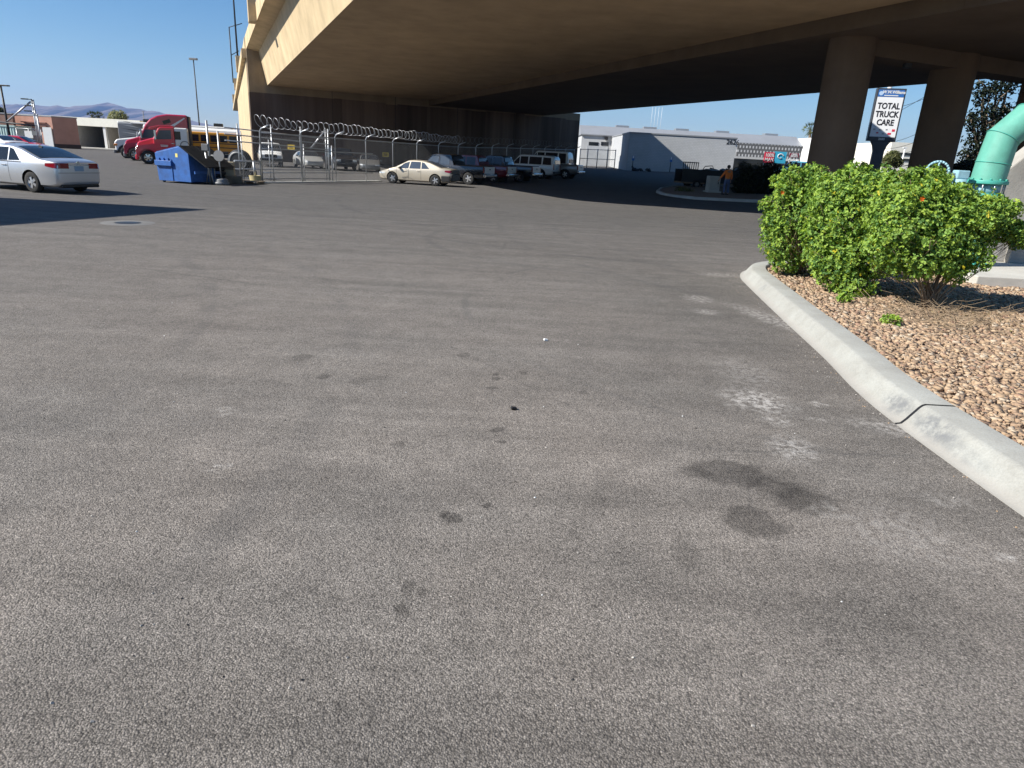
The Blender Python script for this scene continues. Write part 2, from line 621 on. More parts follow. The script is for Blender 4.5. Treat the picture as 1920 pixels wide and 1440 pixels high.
def kerb_material():
    mt, nt, b = new_mat('kerb_concrete')
    g = N(nt, 'ShaderNodeNewGeometry').outputs['Position']
    f = noise(nt, g, 2.3, 6, .62)
    f2 = noise(nt, g, 60, 4, .65)
    f3 = noise(nt, g, 11, 5, .65)
    c = mixc(nt, ramp(nt, f, [(.35, 0), (.65, 1)]), (.285, .28, .252), (.345, .347, .317))
    c = mixc(nt, 1, c, ramp(nt, f2, [(.3, .86), (.6, 1.04)]), 'MULTIPLY')
    c = mixc(nt, 1, c, ramp(nt, f3, [(.33, .93), (.48, 1.0)]), 'MULTIPLY')
    # dirty toe where it meets the asphalt
    sx = N(nt, 'ShaderNodeSeparateXYZ')
    L(nt, g, sx.inputs[0])
    toe = N(nt, 'ShaderNodeMapRange', i_1=.005, i_2=.05, i_3=1., i_4=0.)
    L(nt, mth(nt, 'SUBTRACT', sx.outputs[2], mth(nt, 'MULTIPLY', f3, .03)), toe.inputs[0])
    c = mixc(nt, mth(nt, 'MULTIPLY', toe.outputs[0], .6), c, (.30, .28, .25))
    # rubber scuffs near the joint
    for cx, cy, sxx, syy, s in ((3.27, 4.80, .13, .36, .85), (3.27, 5.36, .12, .26, .8), (3.22, 4.4, .07, .4, .4), (3.99, 10.9, .1, .2, .3), (3.2, 3.4, .06, .5, .4)):
        mp = N(nt, 'ShaderNodeMapping', vector_type='TEXTURE')
        mp.inputs['Location'].default_value = (cx, cy, .1)
        mp.inputs['Scale'].default_value = (sxx, syy, .13)
        L(nt, g, mp.inputs[0])
        ln = N(nt, 'ShaderNodeVectorMath', operation='LENGTH')
        L(nt, mp.outputs[0], ln.inputs[0])
        mr = N(nt, 'ShaderNodeMapRange', interpolation_type='SMOOTHSTEP', i_1=1.1, i_2=.3, i_3=0., i_4=s)
        L(nt, ln.outputs['Value'], mr.inputs[0])
        msk = mth(nt, 'MULTIPLY', mr.outputs[0], ramp(nt, noise(nt, g, 9, 6, .72), [(.36, .12), (.56, 1)]))
        c = mixc(nt, msk, c, (.13, .135, .14))
    L(nt, c, b.inputs['Base Color'])
    b.inputs['Roughness'].default_value = .85
    bumpn(nt, b, mth(nt, 'ADD', f2, f3), .25, .01)
    return mt


M_kerb = kerb_material()


def sweep(path, prof, closed_ends=True):
    mb = MB()
    rings = []
    for i, p in enumerate(path):
        t = (path[min(i + 1, len(path) - 1)] - path[max(i - 1, 0)]).normalized()
        n = Vector((t.y, -t.x, 0))      # to the right of travel = inwards
        rings.append([mb.bm.verts.new(p + n * a + Vector((0, 0, h))) for a, h in prof])
    k = len(prof)
    for A, B in zip(rings, rings[1:]):
        for j in range(k - 1):
            mb.bm.faces.new((A[j], B[j], B[j + 1], A[j + 1]))
    if closed_ends:
        mb.bm.faces.new(rings[0])
        mb.bm.faces.new(rings[-1][::-1])
    return mb


ji = min(range(len(KP)), key=lambda i: (KP[i] - Vector((3.18, 5.12, 0))).length)
g0 = (KP[ji] - KP[ji - 1]).normalized() * .014
struct(sweep(KP[:ji] + [KP[ji] - g0], KPROF).build('kerb', M_kerb, smooth=True, sharp=40))
struct(sweep([KP[ji] + g0] + KP[ji + 1:], KPROF).build('kerb', M_kerb, smooth=True, sharp=40))
struct(sweep([KP[ji] - g0, KP[ji] + g0], [(a - (.001 if i < 5 else 0), h + .001) for i, (a, h) in enumerate(KPROF)]).build('kerb_joint', M_black))

INNER = []
for i, p in enumerate(KP):
    t = (KP[min(i + 1, len(KP) - 1)] - KP[max(i - 1, 0)]).normalized()
    INNER.append(p + Vector((t.y, -t.x, 0)) * .41)
M_bed = mat('gravel_soil', (.30, .20, .14), .95, var=.35, scale=20, bump=.8, bscale=70)
mb = MB()
poly = [(p.x, p.y) for p in INNER] + [(30, 14.6), (30, -3)]
fc = mb.bm.faces.new([mb.bm.verts.new((x, y, .115)) for x, y in poly])
bmesh.ops.triangulate(mb.bm, faces=[fc])
struct(mb.build('planter_bed', M_bed))


def inner_x(y):
    if y > 13.3:
        return 5.2
    for a, b in zip(INNER, INNER[1:]):
        if a.y <= y <= b.y:
            return a.x + (b.x - a.x) * (y - a.y) / max(1e-6, b.y - a.y)
    return 4.0


def build_gravel():
    rng = np.random.default_rng(3)
    pts = []
    for (y0, y1, x1, dens, smin, smax) in ((3.2, 5.2, 6.0, 1150, .013, .044), (5.2, 7.5, 8.0, 950, .014, .046), (7.5, 10.5, 10.5, 700, .016, .048), (10.5, 13.6, 12.0, 380, .02, .05)):
        A = (y1 - y0) * (x1 - 3.5)
        n = int(A * dens)
        yy = rng.uniform(y0, y1, n)
        xx = rng.uniform(3.4, x1, n)
        ix = np.array([inner_x(v) for v in yy])
        k = (xx > ix + .012) & (xx < yy * 1.05 + 1.2) & ~((xx > 8.4) & (yy > 12.2))
        ss = rng.uniform(0, 1, n) ** 1.6 * (smax - smin) + smin
        pts.append(np.stack([xx[k], yy[k], ss[k]], 1))
    P = np.concatenate(pts)
    n = len(P)
    # distorted cube stones, 8 verts
    base = np.array([(a, b, c) for a in (-1, 1) for b in (-1, 1) for c in (-1, 1)], dtype=np.float32)
    V = base[None] * rng.uniform(.55, 1.0, (n, 8, 3))
    V[:, :, 0] *= rng.uniform(.7, 1.25, (n, 1))
    V[:, :, 2] *= rng.uniform(.4, .75, (n, 1))
    V *= P[:, 2][:, None, None] * .75
    # random rotation (yaw + tilt)
    a = rng.uniform(0, 2 * PI, n)
    tl = rng.uniform(-.5, .5, n)
    ca, sa, ct, st = np.cos(a), np.sin(a), np.cos(tl), np.sin(tl)
    y = V[:, :, 1] * ct[:, None] - V[:, :, 2] * st[:, None]
    z = V[:, :, 1] * st[:, None] + V[:, :, 2] * ct[:, None]
    x = V[:, :, 0]
    X = x * ca[:, None] - y * sa[:, None] + P[:, 0][:, None]
    Y = x * sa[:, None] + y * ca[:, None] + P[:, 1][:, None]
    Z = z + .122 + rng.uniform(0, .018, n)[:, None]
    V = np.stack([X, Y, Z], 2).reshape(-1, 3)
    fq = np.array([(0, 1, 3, 2), (4, 6, 7, 5), (0, 4, 5, 1), (2, 3, 7, 6), (0, 2, 6, 4), (1, 5, 7, 3)])
    idx = (np.arange(n)[:, None, None] * 8 + fq[None]).reshape(-1)
    cols = [(.36, .25, .155), (.31, .21, .135), (.43, .31, .20), (.22, .155, .105), (.42, .34, .25), (.29, .18, .12)]
    ms = [mat('gravel_stone_%d' % i, c, .85, var=.25, scale=60) for i, c in enumerate(cols)]
    mi = np.repeat(rng.choice(6, n, p=[.28, .22, .2, .12, .1, .08]), 6)
    return struct(np_mesh('gravel', V, 4, idx, ms, mi), 'stuff')


build_gravel()

# ------------------------------------------------------------------ foliage
def leaf_cloud(name, clumps, n, size, mats, wts, parent=None, seed=1, shell=.55, per=4, spread=.9, up=.35, aspect=.55, fold=.35, zmin=.12):
    """clumps: (centre, (rx,ry,rz)); leaves packed as small rosettes"""
    rng = np.random.default_rng(seed)
    C = np.array([tuple(c) for c, r in clumps])
    Rr = np.array([r for c, r in clumps])
    vol = (Rr[:, 0] * Rr[:, 1] * Rr[:, 2]) ** .72
    ci = rng.choice(len(clumps), n, p=vol / vol.sum())
    d = rng.normal(size=(n, 3))
    d /= np.linalg.norm(d, axis=1)[:, None]
    rr = shell + (1 - shell) * rng.uniform(0, 1, n) ** .6
    rr *= 1 + .10 * np.sin(d[:, 0] * 7 + ci) * np.sin(d[:, 2] * 9 + ci * 2) + rng.normal(0, .05, n)
    p = C[ci] + d * Rr[ci] * rr[:, None]
    keep = p[:, 2] > zmin
    p, d, ci = p[keep], d[keep], ci[keep]
    n = len(p)
    axis = d + np.array([0, 0, up]) + rng.normal(0, .45, (n, 3))
    axis /= np.linalg.norm(axis, axis=1)[:, None]
    m_ros = rng.choice(len(mats), n, p=np.array(wts) / sum(wts))
    P = np.repeat(p, per, 0)
    A = np.repeat(axis, per, 0)
    Nn = n * per
    rv = rng.normal(size=(Nn, 3))
    t = np.cross(A, rv)
    t /= np.linalg.norm(t, axis=1)[:, None]
    dirn = t * spread + A * rng.uniform(.1, .8, Nn)[:, None]
    dirn /= np.linalg.norm(dirn, axis=1)[:, None]
    nor = A - dirn * np.sum(A * dirn, 1)[:, None]
    nor /= np.linalg.norm(nor, axis=1)[:, None] + 1e-6
    side = np.cross(dirn, nor)
    s = (size * rng.uniform(.6, 1.25, Nn))[:, None]
    b = P + dirn * s * .15
    tip = P + dirn * s * 1.15 - nor * s * .18
    l1 = P + dirn * s * .42 - side * s * aspect * .5 + nor * s * fold * .3
    l2 = P + dirn * s * .85 - side * s * aspect * .42 + nor * s * fold * .2
    r1 = P + dirn * s * .42 + side * s * aspect * .5 + nor * s * fold * .3
    r2 = P + dirn * s * .85 + side * s * aspect * .42 + nor * s * fold * .2
    V = np.stack([b, l1, l2, tip, r2, r1], 1).reshape(-1, 3)
    k = np.arange(Nn)[:, None] * 6
    idx = np.concatenate([k + np.array([[0, 3, 2, 1]]), k + np.array([[0, 5, 4, 3]])], 1).reshape(-1)
    mi = np.repeat(np.where(rng.uniform(0, 1, Nn) < .3, rng.choice(len(mats), Nn, p=np.array(wts) / sum(wts)), np.repeat(m_ros, per)), 2)
    if parent is not None:
        Mi = np.array(pmat(parent).inverted())
        V = V @ Mi[:3, :3].T + Mi[:3, 3]
    return np_mesh(name, V, 4, idx, mats, mi, parent)


def stems(base, clumps, r, seed, mb=None, kinks=4, sub=3):
    rng = random.Random(seed)
    mb = mb or MB()
    base = Vector(base)
    for c, rad in clumps:
        c = Vector(c)
        pts = [base + Vector((rng.uniform(-.06, .06), rng.uniform(-.06, .06), 0))]
        for i in range(1, kinks + 1):
            t = i / kinks
            p = base.lerp(c, t)
            p.z = base.z + (c.z - base.z) * t ** .8
            j = .12 * min(1, (c - base).length) * (1 - abs(2 * t - 1) * .4)
            pts.append(p + Vector((rng.uniform(-j, j), rng.uniform(-j, j), rng.uniform(-j, j) * .5)))
        mb.tube(pts, r, 5, taper=r * .35)
        for k in range(sub):
            p = pts[rng.randint(2, kinks)]
            e = c + Vector((rng.uniform(-1, 1) * rad[0], rng.uniform(-1, 1) * rad[1], rng.uniform(-.8, 1) * rad[2]))
            mid = p.lerp(e, .5) + Vector((rng.uniform(-.1, .1), rng.uniform(-.1, .1), rng.uniform(-.05, .1))) * (c - base).length
            mb.tube([p, mid, e], r * .4, 4, taper=r * .15)
    return mb


G1 = leafmat('leaf_fresh', (.29, .42, .075))
G2 = leafmat('leaf_mid', (.19, .32, .065))
G3 = leafmat('leaf_deep', (.085, .18, .045))
G4 = leafmat('leaf_lime', (.30, .41, .05))
G5 = leafmat('leaf_yellow', (.5, .42, .03))
M_flower = leafmat('orange_flower', (.75, .12, .012))


def pclump(px, py, rx, ry, Y):
    c = at(px, py, Y)
    dist = (c - Vector((0, 0, CAM_Z))).dot(fw)
    s = dist / FPX
    return (c, (rx * s, (rx + ry) * .5 * s, ry * s))


def shrub(label, base, cl, n, seed, group, stem_r=.014, flowers=()):
    t = thing('flowering_shrub', label, 'shrub', base, 0, group)
    rs = random.Random(seed)
    main = list(cl)
    for k in range(len(main) * 8):
        c, r_ = rs.choice(main)
        d = Vector((rs.gauss(0, 1), rs.gauss(0, 1) - .4, rs.gauss(0, 1) + .25)).normalized()
        p = Vector(c) + Vector((d.x * r_[0], d.y * r_[1], d.z * r_[2])) * rs.uniform(.82, 1.06)
        if p.z < .5:
            continue
        q = rs.uniform(.07, .17)
        cl = cl + [(p, (q * rs.uniform(.7, 1.3), q, q * rs.uniform(.7, 1.4)))]
    leaf_cloud('foliage', cl, int(n * 1.9), .042, [G1, G2, G3, G4, G5], [.36, .32, .15, .16, .01], t, seed, shell=.45, per=5, aspect=.66)
    mb = stems((base[0], base[1], base[2] - .03), main[::2] + cl[len(main)::4], stem_r * .55, seed, sub=5)
    mb.build('stem', M_twig, t, world=True)
    for i, (px, py, Y) in enumerate(flowers):
        p = at(px, py, Y)
        fb = MB()
        for k in range(6):
            a = k * PI / 3
            fb.quad(p, p + Vector((math.cos(a) * .025, -.02, math.sin(a) * .025)), p + Vector((math.cos(a + .3) * .04, -.03, math.sin(a + .3) * .04)), p + Vector((math.cos(a + .7) * .025, -.02, math.sin(a + .7) * .025)))
        fb.build('flower', M_flower, t, world=True, recalc=False)
    return t


SG = 'flowering shrubs in the gravel planter'
c1 = [pclump(q[0] + 5, q[1] + 10, *q[2:]) for q in ((1538, 455, 40, 50, 12.0), (1545, 380, 40, 40, 12.2), (1476, 392, 48, 50, 12.3), (1500, 346, 52, 34, 12.4), (1455, 440, 34, 40, 12.2), (1472, 478, 34, 24, 12.2), (1535, 410, 50, 55, 12.4), (1446, 405, 24, 26, 12.2),
                             (1470, 335, 26, 20, 12.4), (1520, 325, 26, 20, 12.5))]
shrub('low green shrub at the rounded tip of the kerb, bare twigs at its foot', (5.35, 12.9, .12), c1, 4600, 11, SG, .012, [(1466, 361, 11.9)])
c2 = [pclump(q[0], q[1] + 8, *q[2:]) for q in ((1660, 380, 50, 50, 10.6), (1675, 450, 44, 50, 10.3), (1555, 395, 40, 46, 11.1), (1595, 396, 66, 62, 10.9), (1575, 350, 60, 38, 11.2), (1640, 350, 62, 38, 11.0), (1575, 480, 50, 46, 10.7), (1640, 465, 56, 52, 10.7), (1600, 525, 42, 34, 10.5), (1540, 440, 36, 44, 10.9),
                             (1560, 505, 34, 28, 10.6), (1625, 335, 30, 20, 11.1), (1590, 332, 24, 18, 11.2), (1668, 415, 40, 50, 10.8))]
shrub('broad green shrub in the middle, leaves reaching down to the gravel', (5.5, 10.75, .12), c2, 6800, 12, SG, .014)
c3 = [pclump(q[0], q[1] + 6, *q[2:]) for q in ((1672, 395, 46, 50, 9.9), (1668, 460, 40, 46, 9.7), (1735, 398, 72, 56, 9.9), (1800, 410, 64, 54, 9.8), (1700, 362, 56, 36, 10.1), (1775, 374, 58, 30, 10.2), (1848, 405, 42, 34, 9.9), (1722, 470, 60, 50, 9.6), (1800, 470, 56, 36, 9.7),
                             (1768, 490, 44, 20, 9.6), (1690, 430, 46, 50, 9.7), (1878, 425, 26, 18, 9.9), (1852, 392, 34, 18, 10.1), (1905, 437, 13, 9, 9.9), (1690, 335, 28, 16, 10.3), (1745, 338, 28, 16, 10.3))]
t3 = shrub('tall green shrub beside the teal pipe, on a bare woody trunk', (5.98, 9.65, .12), c3, 7600, 13, SG, .016, [(1727, 373, 9.25)])
mb = MB()
mb.tube([(5.98, 9.65, .08), (6.0, 9.66, .35), (6.03, 9.68, .62), (6.12, 9.75, .95)], .034, 8, taper=.02)
mb.tube([(6.0, 9.66, .34), (6.2, 9.62, .62), (6.5, 9.7, .9)], .018, 6, taper=.01)
mb.tube([(6.0, 9.66, .3), (5.8, 9.6, .6), (5.65, 9.7, .95)], .018, 6, taper=.01)
mb.build('trunk', M_bark, t3, world=True)


def twigs(parent, spots, seed, n, ln, r=.0055):
    rng = random.Random(seed)
    mb = MB()
    for (x, y, sx_, sy_) in spots:
        for i in range(n):
            p = Vector((x + rng.gauss(0, sx_), y + rng.gauss(0, sy_), .12))
            a = rng.uniform(0, 2 * PI)
            pts = [p]
            dz = rng.uniform(.0, .8)
            for k in range(4):
                a += rng.uniform(-.7, .7)
                p = p + Vector((math.cos(a), math.sin(a), rng.uniform(-.5, 1.0) * dz)) * ln * .25 * rng.uniform(.5, 1.3)
                p.z = max(p.z, .13)
                pts.append(p.copy())
            mb.tube(pts, r, 3, caps=False, taper=r * .4)
    return mb.build('dry_twigs', M_twig, parent, world=True, recalc=False)


twigs(t3, [(5.75, 9.0, .28, .22), (5.95, 9.4, .3, .25), (5.5, 8.6, .35, .3), (6.6, 9.6, .3, .25)], 5, 120, .6)
# low sprigs sprouting through the gravel
for i, (px, py, lab) in enumerate(((1582, 566, 'small green sprig in gravel under the middle shrub'), (1670, 607, 'small green sprig in gravel among dry twigs'), (1462, 497, 'small green sprig at the gravel tip behind the kerb'))):
    p = zp(px, py, .14)
    sp = thing('sprig', lab, 'plant', p, 0, 'sprigs growing in the gravel')
    leaf_cloud('foliage', [(p + Vector((0, 0, .05)), (.09, .09, .06))], 45, .05, [G1, G2, G4], [.4, .4, .2], sp, 40 + i, per=4)
    stems(p - Vector((0, 0, .03)), [(p + Vector((0, 0, .06)), (.05, .05, .03))], .004, 40 + i).build('stem', M_bark, sp, world=True)

# leaf litter on the gravel under the shrubs
mb = MB()
rg = random.Random(31)
for i in range(900):
    bx, by = rg.choice(((5.5, 10.6), (5.9, 9.4), (6.6, 9.2), (5.4, 12.2), (7.2, 8.6)))
    p = Vector((bx + rg.gauss(0, .55), by + rg.gauss(0, .5), .142 + rg.uniform(0, .02)))
    if p.x < inner_x(min(max(p.y, 3.3), 13)) + .05:
        continue
    a = rg.uniform(0, 2 * PI)
    s = rg.uniform(.012, .03)
    u, v = Vector((math.cos(a), math.sin(a), rg.uniform(-.4, .4))) * s, Vector((-math.sin(a), math.cos(a), rg.uniform(-.4, .4))) * s * .5
    mb.quad(p - u, p - v, p + u, p + v).material_index = rg.choice((0, 0, 1, 1, 2))
struct(mb.build('leaf_litter', [M_twig, leafmat('dead_leaf', (.20, .13, .06)), leafmat('fallen_leaf', (.35, .30, .10))], recalc=False), 'stuff')

# bare shrub twigs on the first shrub
twm = MB()
rg = random.Random(8)
for i in range(60):
    a = Vector((5.25 + rg.gauss(0, .1), 12.6 + rg.gauss(0, .1), .12))
    b_ = at(1485 + rg.gauss(0, 22), 435 + rg.gauss(0, 26), 12.0 + rg.uniform(-.25, .2))
    mdl = a.lerp(b_, .5) + Vector((rg.uniform(-.12, .12), rg.uniform(-.12, .12), rg.uniform(-.05, .1)))
    twm.tube([a, mdl, b_], .008, 4, caps=False, taper=.004)
for o in list(col.objects):
    if o.get('label', '').startswith('low green shrub at the rounded tip'):
        twm.build('dry_twigs', M_twig, o, world=True, recalc=False)
        break

# ------------------------------------------------------------------ concrete pad, block, pipe, valve
struct(MB().box((12.4, 14.3, .12), (8.0, 3.9, .34)).build('concrete_pad', mat('pad_concrete', (.48, .46, .41), .85, var=.15, scale=2, bump=.2, bscale=70), bevel=.02))
M_block = mat('cast_concrete', (.38, .36, .325), .88, var=.2, scale=1.4, bump=.35, bscale=35, streak=.15)
t = thing('concrete_block', 'large grey concrete block with sloping top behind the teal pipe', 'concrete block', (10, 14.9, .29))
MB().prism([(9.95, .285), (9.95, 2.0), (12.3, 4.35), (17, 4.35), (17, .285)], 14.9, 15.35).build('wall', M_block, t, world=True, bevel=.03)
MB().box((13.8, 14.83, .735), (6.4, .16, .9)).build('plinth', M_block, t, world=True, bevel=.02)

M_teal = mat('teal_pipe_paint', (.115, .37, .285), .55, var=.2, scale=2.6, bump=.08, bscale=25, streak=.12)
M_teald = mat('teal_flange_paint', (.06, .34, .27), .5, var=.15, scale=6)
M_blue = mat('pale_blue_paint', (.27, .47, .53), .5, var=.2, scale=9)
px_, py_ = 9.195, 14.0
t = thing('water_pipe', 'thick teal painted pipe bending over the concrete block', 'pipe', (px_, py_, .29))
pp = [at(1850, 343, 14), at(1853, 306, 14), at(1880, 259, 14), at(1924, 223, 14), at(1995, 203, 14), at(2060, 206, 14)]
pp[0] = Vector((px_, 14, pp[0].z))
pp[1].x = px_ + .02
mb = MB()
mb.tube(pp, .30, 28)
mb.tube([pp[-1], pp[-1] + Vector((.35, .5, 0)), pp[-1] + Vector((.4, 2.2, 0))], .275, 24)
mb.build('pipe_bend', M_teal, t, world=True, sharp=20)
zf = pp[0].z
for i in (1, 2, 3):
    ta = (pp[i + 1] - pp[i - 1]).normalized()
    ua = ta.orthogonal().normalized()
    wa = ta.cross(ua)
    MB().tube([pp[i] + (ua * math.cos(2 * PI * k / 32) + wa * math.sin(2 * PI * k / 32)) * .305 for k in range(33)], .008, 5).build('weld_seam', M_teald, t, world=True)
mb = MB()
mb.cyl((px_, 14, zf - .02), (px_, 14, zf + .05), .36, n=32)
for k in range(12):
    a = k * PI / 6 + .1
    mb.cyl((px_ + .325 * math.cos(a), 14 + .325 * math.sin(a), zf + .05), (px_ + .325 * math.cos(a), 14 + .325 * math.sin(a), zf + .085), .022, n=6)
mb.build('flange', M_teald, t, world=True, bevel=.008)
mb = MB()
mb.cyl((px_, 14, zf - .26), (px_, 14, zf - .195), .35, n=32)
mb.build('flange', M_teald, t, world=True, bevel=.008)
MB().cyl((px_, 14, zf - .20), (px_, 14, zf - .015), .255, n=24).build('valve_body', M_blue, t, world=True)
for k in range(10):
    a = k * PI / 5 + .2
    MB().cyl((px_ + .32 * math.cos(a), 14 + .32 * math.sin(a), zf - .21), (px_ + .32 * math.cos(a), 14 + .32 * math.sin(a), zf), .014, n=6).build('stud', M_galv, t, world=True)
MB().cyl((px_, 14, .28), (px_, 14, zf - .255), .26, n=24).build('riser', M_teal, t, world=True)
MB().cyl((px_, 14, .285), (px_, 14, .36), .38, n=28).build('base_flange', M_teald, t, world=True, bevel=.01)

wc = at(1757, 323, 13.8)
t = thing('gate_valve', 'pale blue handwheel valve behind the shrub, left of the teal pipe', 'valve', (wc.x + .35, 13.8, .29))
mb = MB()
nn = 24
for k in range(nn):
    a0, a1 = 2 * PI * k / nn, 2 * PI * (k + 1) / nn
    e = Vector((.35, 1, 0)).normalized()
    f_ = Vector((0, 0, 1))
    s_ = Vector((1, -.35, 0)).normalized()
    rr = .2
    mb.cyl(wc + (s_ * math.cos(a0) + f_ * math.sin(a0)) * rr, wc + (s_ * math.cos(a1) + f_ * math.sin(a1)) * rr, .022, n=8)
for k in range(5):
    a0 = 2 * PI * k / 5 + .3
    mb.cyl(wc, wc + (s_ * math.cos(a0) + f_ * math.sin(a0)) * .2, .016, n=6)
mb.cyl(wc - e * .04, wc + e * .04, .04, n=10)
mb.build('handwheel', M_blue, t, world=True)
gb = wc + Vector((.5, .05, -.02))
MB().cyl(wc, gb, .022, n=8).build('stem', M_galv, t, world=True)
MB().box(gb, (.24, .2, .16)).build('gearbox', M_blue, t, world=True, bevel=.02)
MB().cyl((gb.x, gb.y, .28), (gb.x, gb.y, gb.z - .08), .13, n=18).cyl((gb.x, gb.y, gb.z - .35), (gb.x, gb.y, gb.z - .29), .19, n=18).build('valve_body', M_blue, t, world=True)

# ------------------------------------------------------------------ overpass
BN = Vector((.9217, .388, 0))
BD = Vector((-.388, .9217, 0))


def bp(o, s, z):
    return BN * o + BD * s + Vector((0, 0, z))


def overpass_paint(name, c, lower=None, zsplit=7.45, streak=.2):
    mt, nt, b = new_mat(name)
    g = N(nt, 'ShaderNodeNewGeometry').outputs['Position']
    f = noise(nt, g, .5, 6, .65)
    f2 = noise(nt, g, 26, 4, .6)
    mp = N(nt, 'ShaderNodeMapping')
    mp.inputs['Scale'].default_value = (.55, .55, .03)
    L(nt, g, mp.inputs[0])
    st = noise(nt, mp.outputs[0], 1.0, 6, .65)
    cc = mixc(nt, 1, c, ramp(nt, f, [(.3, .78), (.7, 1.09)]), 'MULTIPLY')
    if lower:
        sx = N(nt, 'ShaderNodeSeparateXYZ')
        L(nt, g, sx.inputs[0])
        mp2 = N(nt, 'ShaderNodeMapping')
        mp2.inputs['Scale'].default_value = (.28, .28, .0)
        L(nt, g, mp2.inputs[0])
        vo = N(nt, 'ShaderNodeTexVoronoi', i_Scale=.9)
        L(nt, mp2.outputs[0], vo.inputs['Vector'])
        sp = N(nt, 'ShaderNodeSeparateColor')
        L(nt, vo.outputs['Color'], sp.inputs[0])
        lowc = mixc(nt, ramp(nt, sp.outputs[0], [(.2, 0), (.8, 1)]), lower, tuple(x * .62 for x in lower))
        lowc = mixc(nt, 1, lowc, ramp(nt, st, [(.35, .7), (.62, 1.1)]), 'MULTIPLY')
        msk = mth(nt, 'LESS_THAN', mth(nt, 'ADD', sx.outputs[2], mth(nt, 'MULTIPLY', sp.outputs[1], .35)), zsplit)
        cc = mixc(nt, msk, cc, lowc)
    if streak:
        cc = mixc(nt, 1, cc, ramp(nt, st, [(.34, 1 - streak), (.6, 1.0)]), 'MULTIPLY')
    cc = mixc(nt, 1, cc, ramp(nt, f2, [(.3, .93), (.7, 1.03)]), 'MULTIPLY')
    L(nt, cc, b.inputs['Base Color'])
    b.inputs['Roughness'].default_value = .88
    b.inputs['Specular IOR Level'].default_value = .25
    bumpn(nt, b, mth(nt, 'ADD', f2, mth(nt, 'MULTIPLY', f, 2)), .25, .02)
    return mt


M_cream = overpass_paint('cream_bridge_paint', (.60, .47, .29))
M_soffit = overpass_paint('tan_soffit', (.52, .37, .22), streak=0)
M_soffit2 = overpass_paint('shade_toned_soffit', (.135, .097, .066), streak=0)  # tan soffit darkened: shade under the second deck is put into its colour
M_web2 = overpass_paint('shade_toned_girder', (.15, .11, .073), streak=.1)  # darker copy of the web paint, carrying the shade between the decks
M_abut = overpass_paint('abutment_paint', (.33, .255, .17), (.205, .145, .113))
M_colm = overpass_paint('shade_toned_column', (.15, .104, .07))  # column colour darkened to include the shade below the deck
ov = thing('overpass_bridge', 'wide tan concrete overpass with cream painted edge, spanning the lot', 'overpass', tuple(bp(4.46, 85, 0)), 0)
C1, C2 = Vector((-7.0, 30.9, 0)), Vector((1.3, 28.6, 0))
ED = Vector((.9637, -.267, 0))


def endx(o):
    k = (o - C2.dot(BN)) / ED.dot(BN)
    return C2 + ED * k


def SAB(o):
    return 85 + (o - 4.46) * .075


A0 = bp(4.46, 86, 0)
X1, X2, X3 = [endx(v) - BD * 3 for v in (23.27, 23.3, 39.5)]
XK = endx(15)
C1a = C1 + (A0 - C1).normalized() * 2.0
C1b = C1 + (C2 - C1).normalized() * 2.0
C1m = (C1a + C1b + C1 * 2) / 4
PATH = [A0, C1a, C1m, C1b, XK, X2, X3]


def off_path(path, a):
    out = []
    for i, p in enumerate(path):
        t0 = (path[i] - path[i - 1]).normalized() if i > 0 else None
        t1 = (path[i + 1] - path[i]).normalized() if i < len(path) - 1 else None
        ns = [Vector((t.y, -t.x, 0)) for t in (t0, t1) if t is not None]
        n = sum(ns, Vector()).normalized()
        out.append(p + n * (a / max(.4, n.dot(ns[0]))))
    return out


def ribbon(prof, path, name, m, parent, close=False):
    mb = MB()
    pr = list(prof)
    rings = []
    offs = [off_path(path, a) for a, h in pr]
    for i in range(len(path)):
        rings.append([mb.bm.verts.new(offs[k][i] + Vector((0, 0, pr[k][1]))) for k in range(len(pr))])
    kk = len(pr)
    for A, B in zip(rings, rings[1:]):
        for j in range(kk if close else kk - 1):
            mb.bm.faces.new((A[j], B[j], B[(j + 1) % kk], A[(j + 1) % kk]))
    if close:
        mb.bm.faces.new(rings[0])
        mb.bm.faces.new(rings[-1][::-1])
    return mb.build(name, m, parent, world=True, recalc=close)


def plan_prism(pts, z0, z1, name, m, parent, bevel=0):
    return MB().prism([(p.x, p.y) for p in pts], z0, z1, axis='z').build(name, m, parent, world=True, bevel=bevel)


ribbon([(.001, 8.002), (.68, 11.30), (1.9, 11.50), (1.9, 11.75)], PATH, 'girder_web', M_cream, ov)
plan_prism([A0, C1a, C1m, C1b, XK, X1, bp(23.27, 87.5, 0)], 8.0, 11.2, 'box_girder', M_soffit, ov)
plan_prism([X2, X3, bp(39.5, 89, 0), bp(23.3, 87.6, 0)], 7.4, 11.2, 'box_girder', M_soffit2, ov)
plan_prism(off_path([A0, C1a, C1m, C1b, XK], 1.85) + [X3 + Vector((1.5, -1.5, 0)), bp(41.0, 89, 0), bp(2.6, 86, 0)], 11.52, 11.76, 'deck_slab', M_cream, ov)
ribbon([(1.93, 11.45), (1.96, 12.75), (1.62, 12.75), (1.55, 11.78)], PATH, 'barrier', M_cream, ov, close=True)
plan_prism([bp(39.52, 12, 0), bp(41.1, 12, 0), bp(41.1, 89, 0), bp(39.52, 89, 0)], 11.2, 11.5, 'deck_overhang', M_cream, ov)
plan_prism([bp(40.8, 12, 0), bp(41.15, 12, 0), bp(41.15, 89, 0), bp(40.8, 89, 0)], 11.5, 14.3, 'shadow_wall', M_cream, ov)  # unseen wall added to lengthen the deck's shadow on the block building
plan_prism([bp(23.285, 18, 0), bp(23.298, 18, 0), bp(23.298, 87, 0), bp(23.285, 87, 0)], 7.401, 7.999, 'girder_web', M_web2, ov)
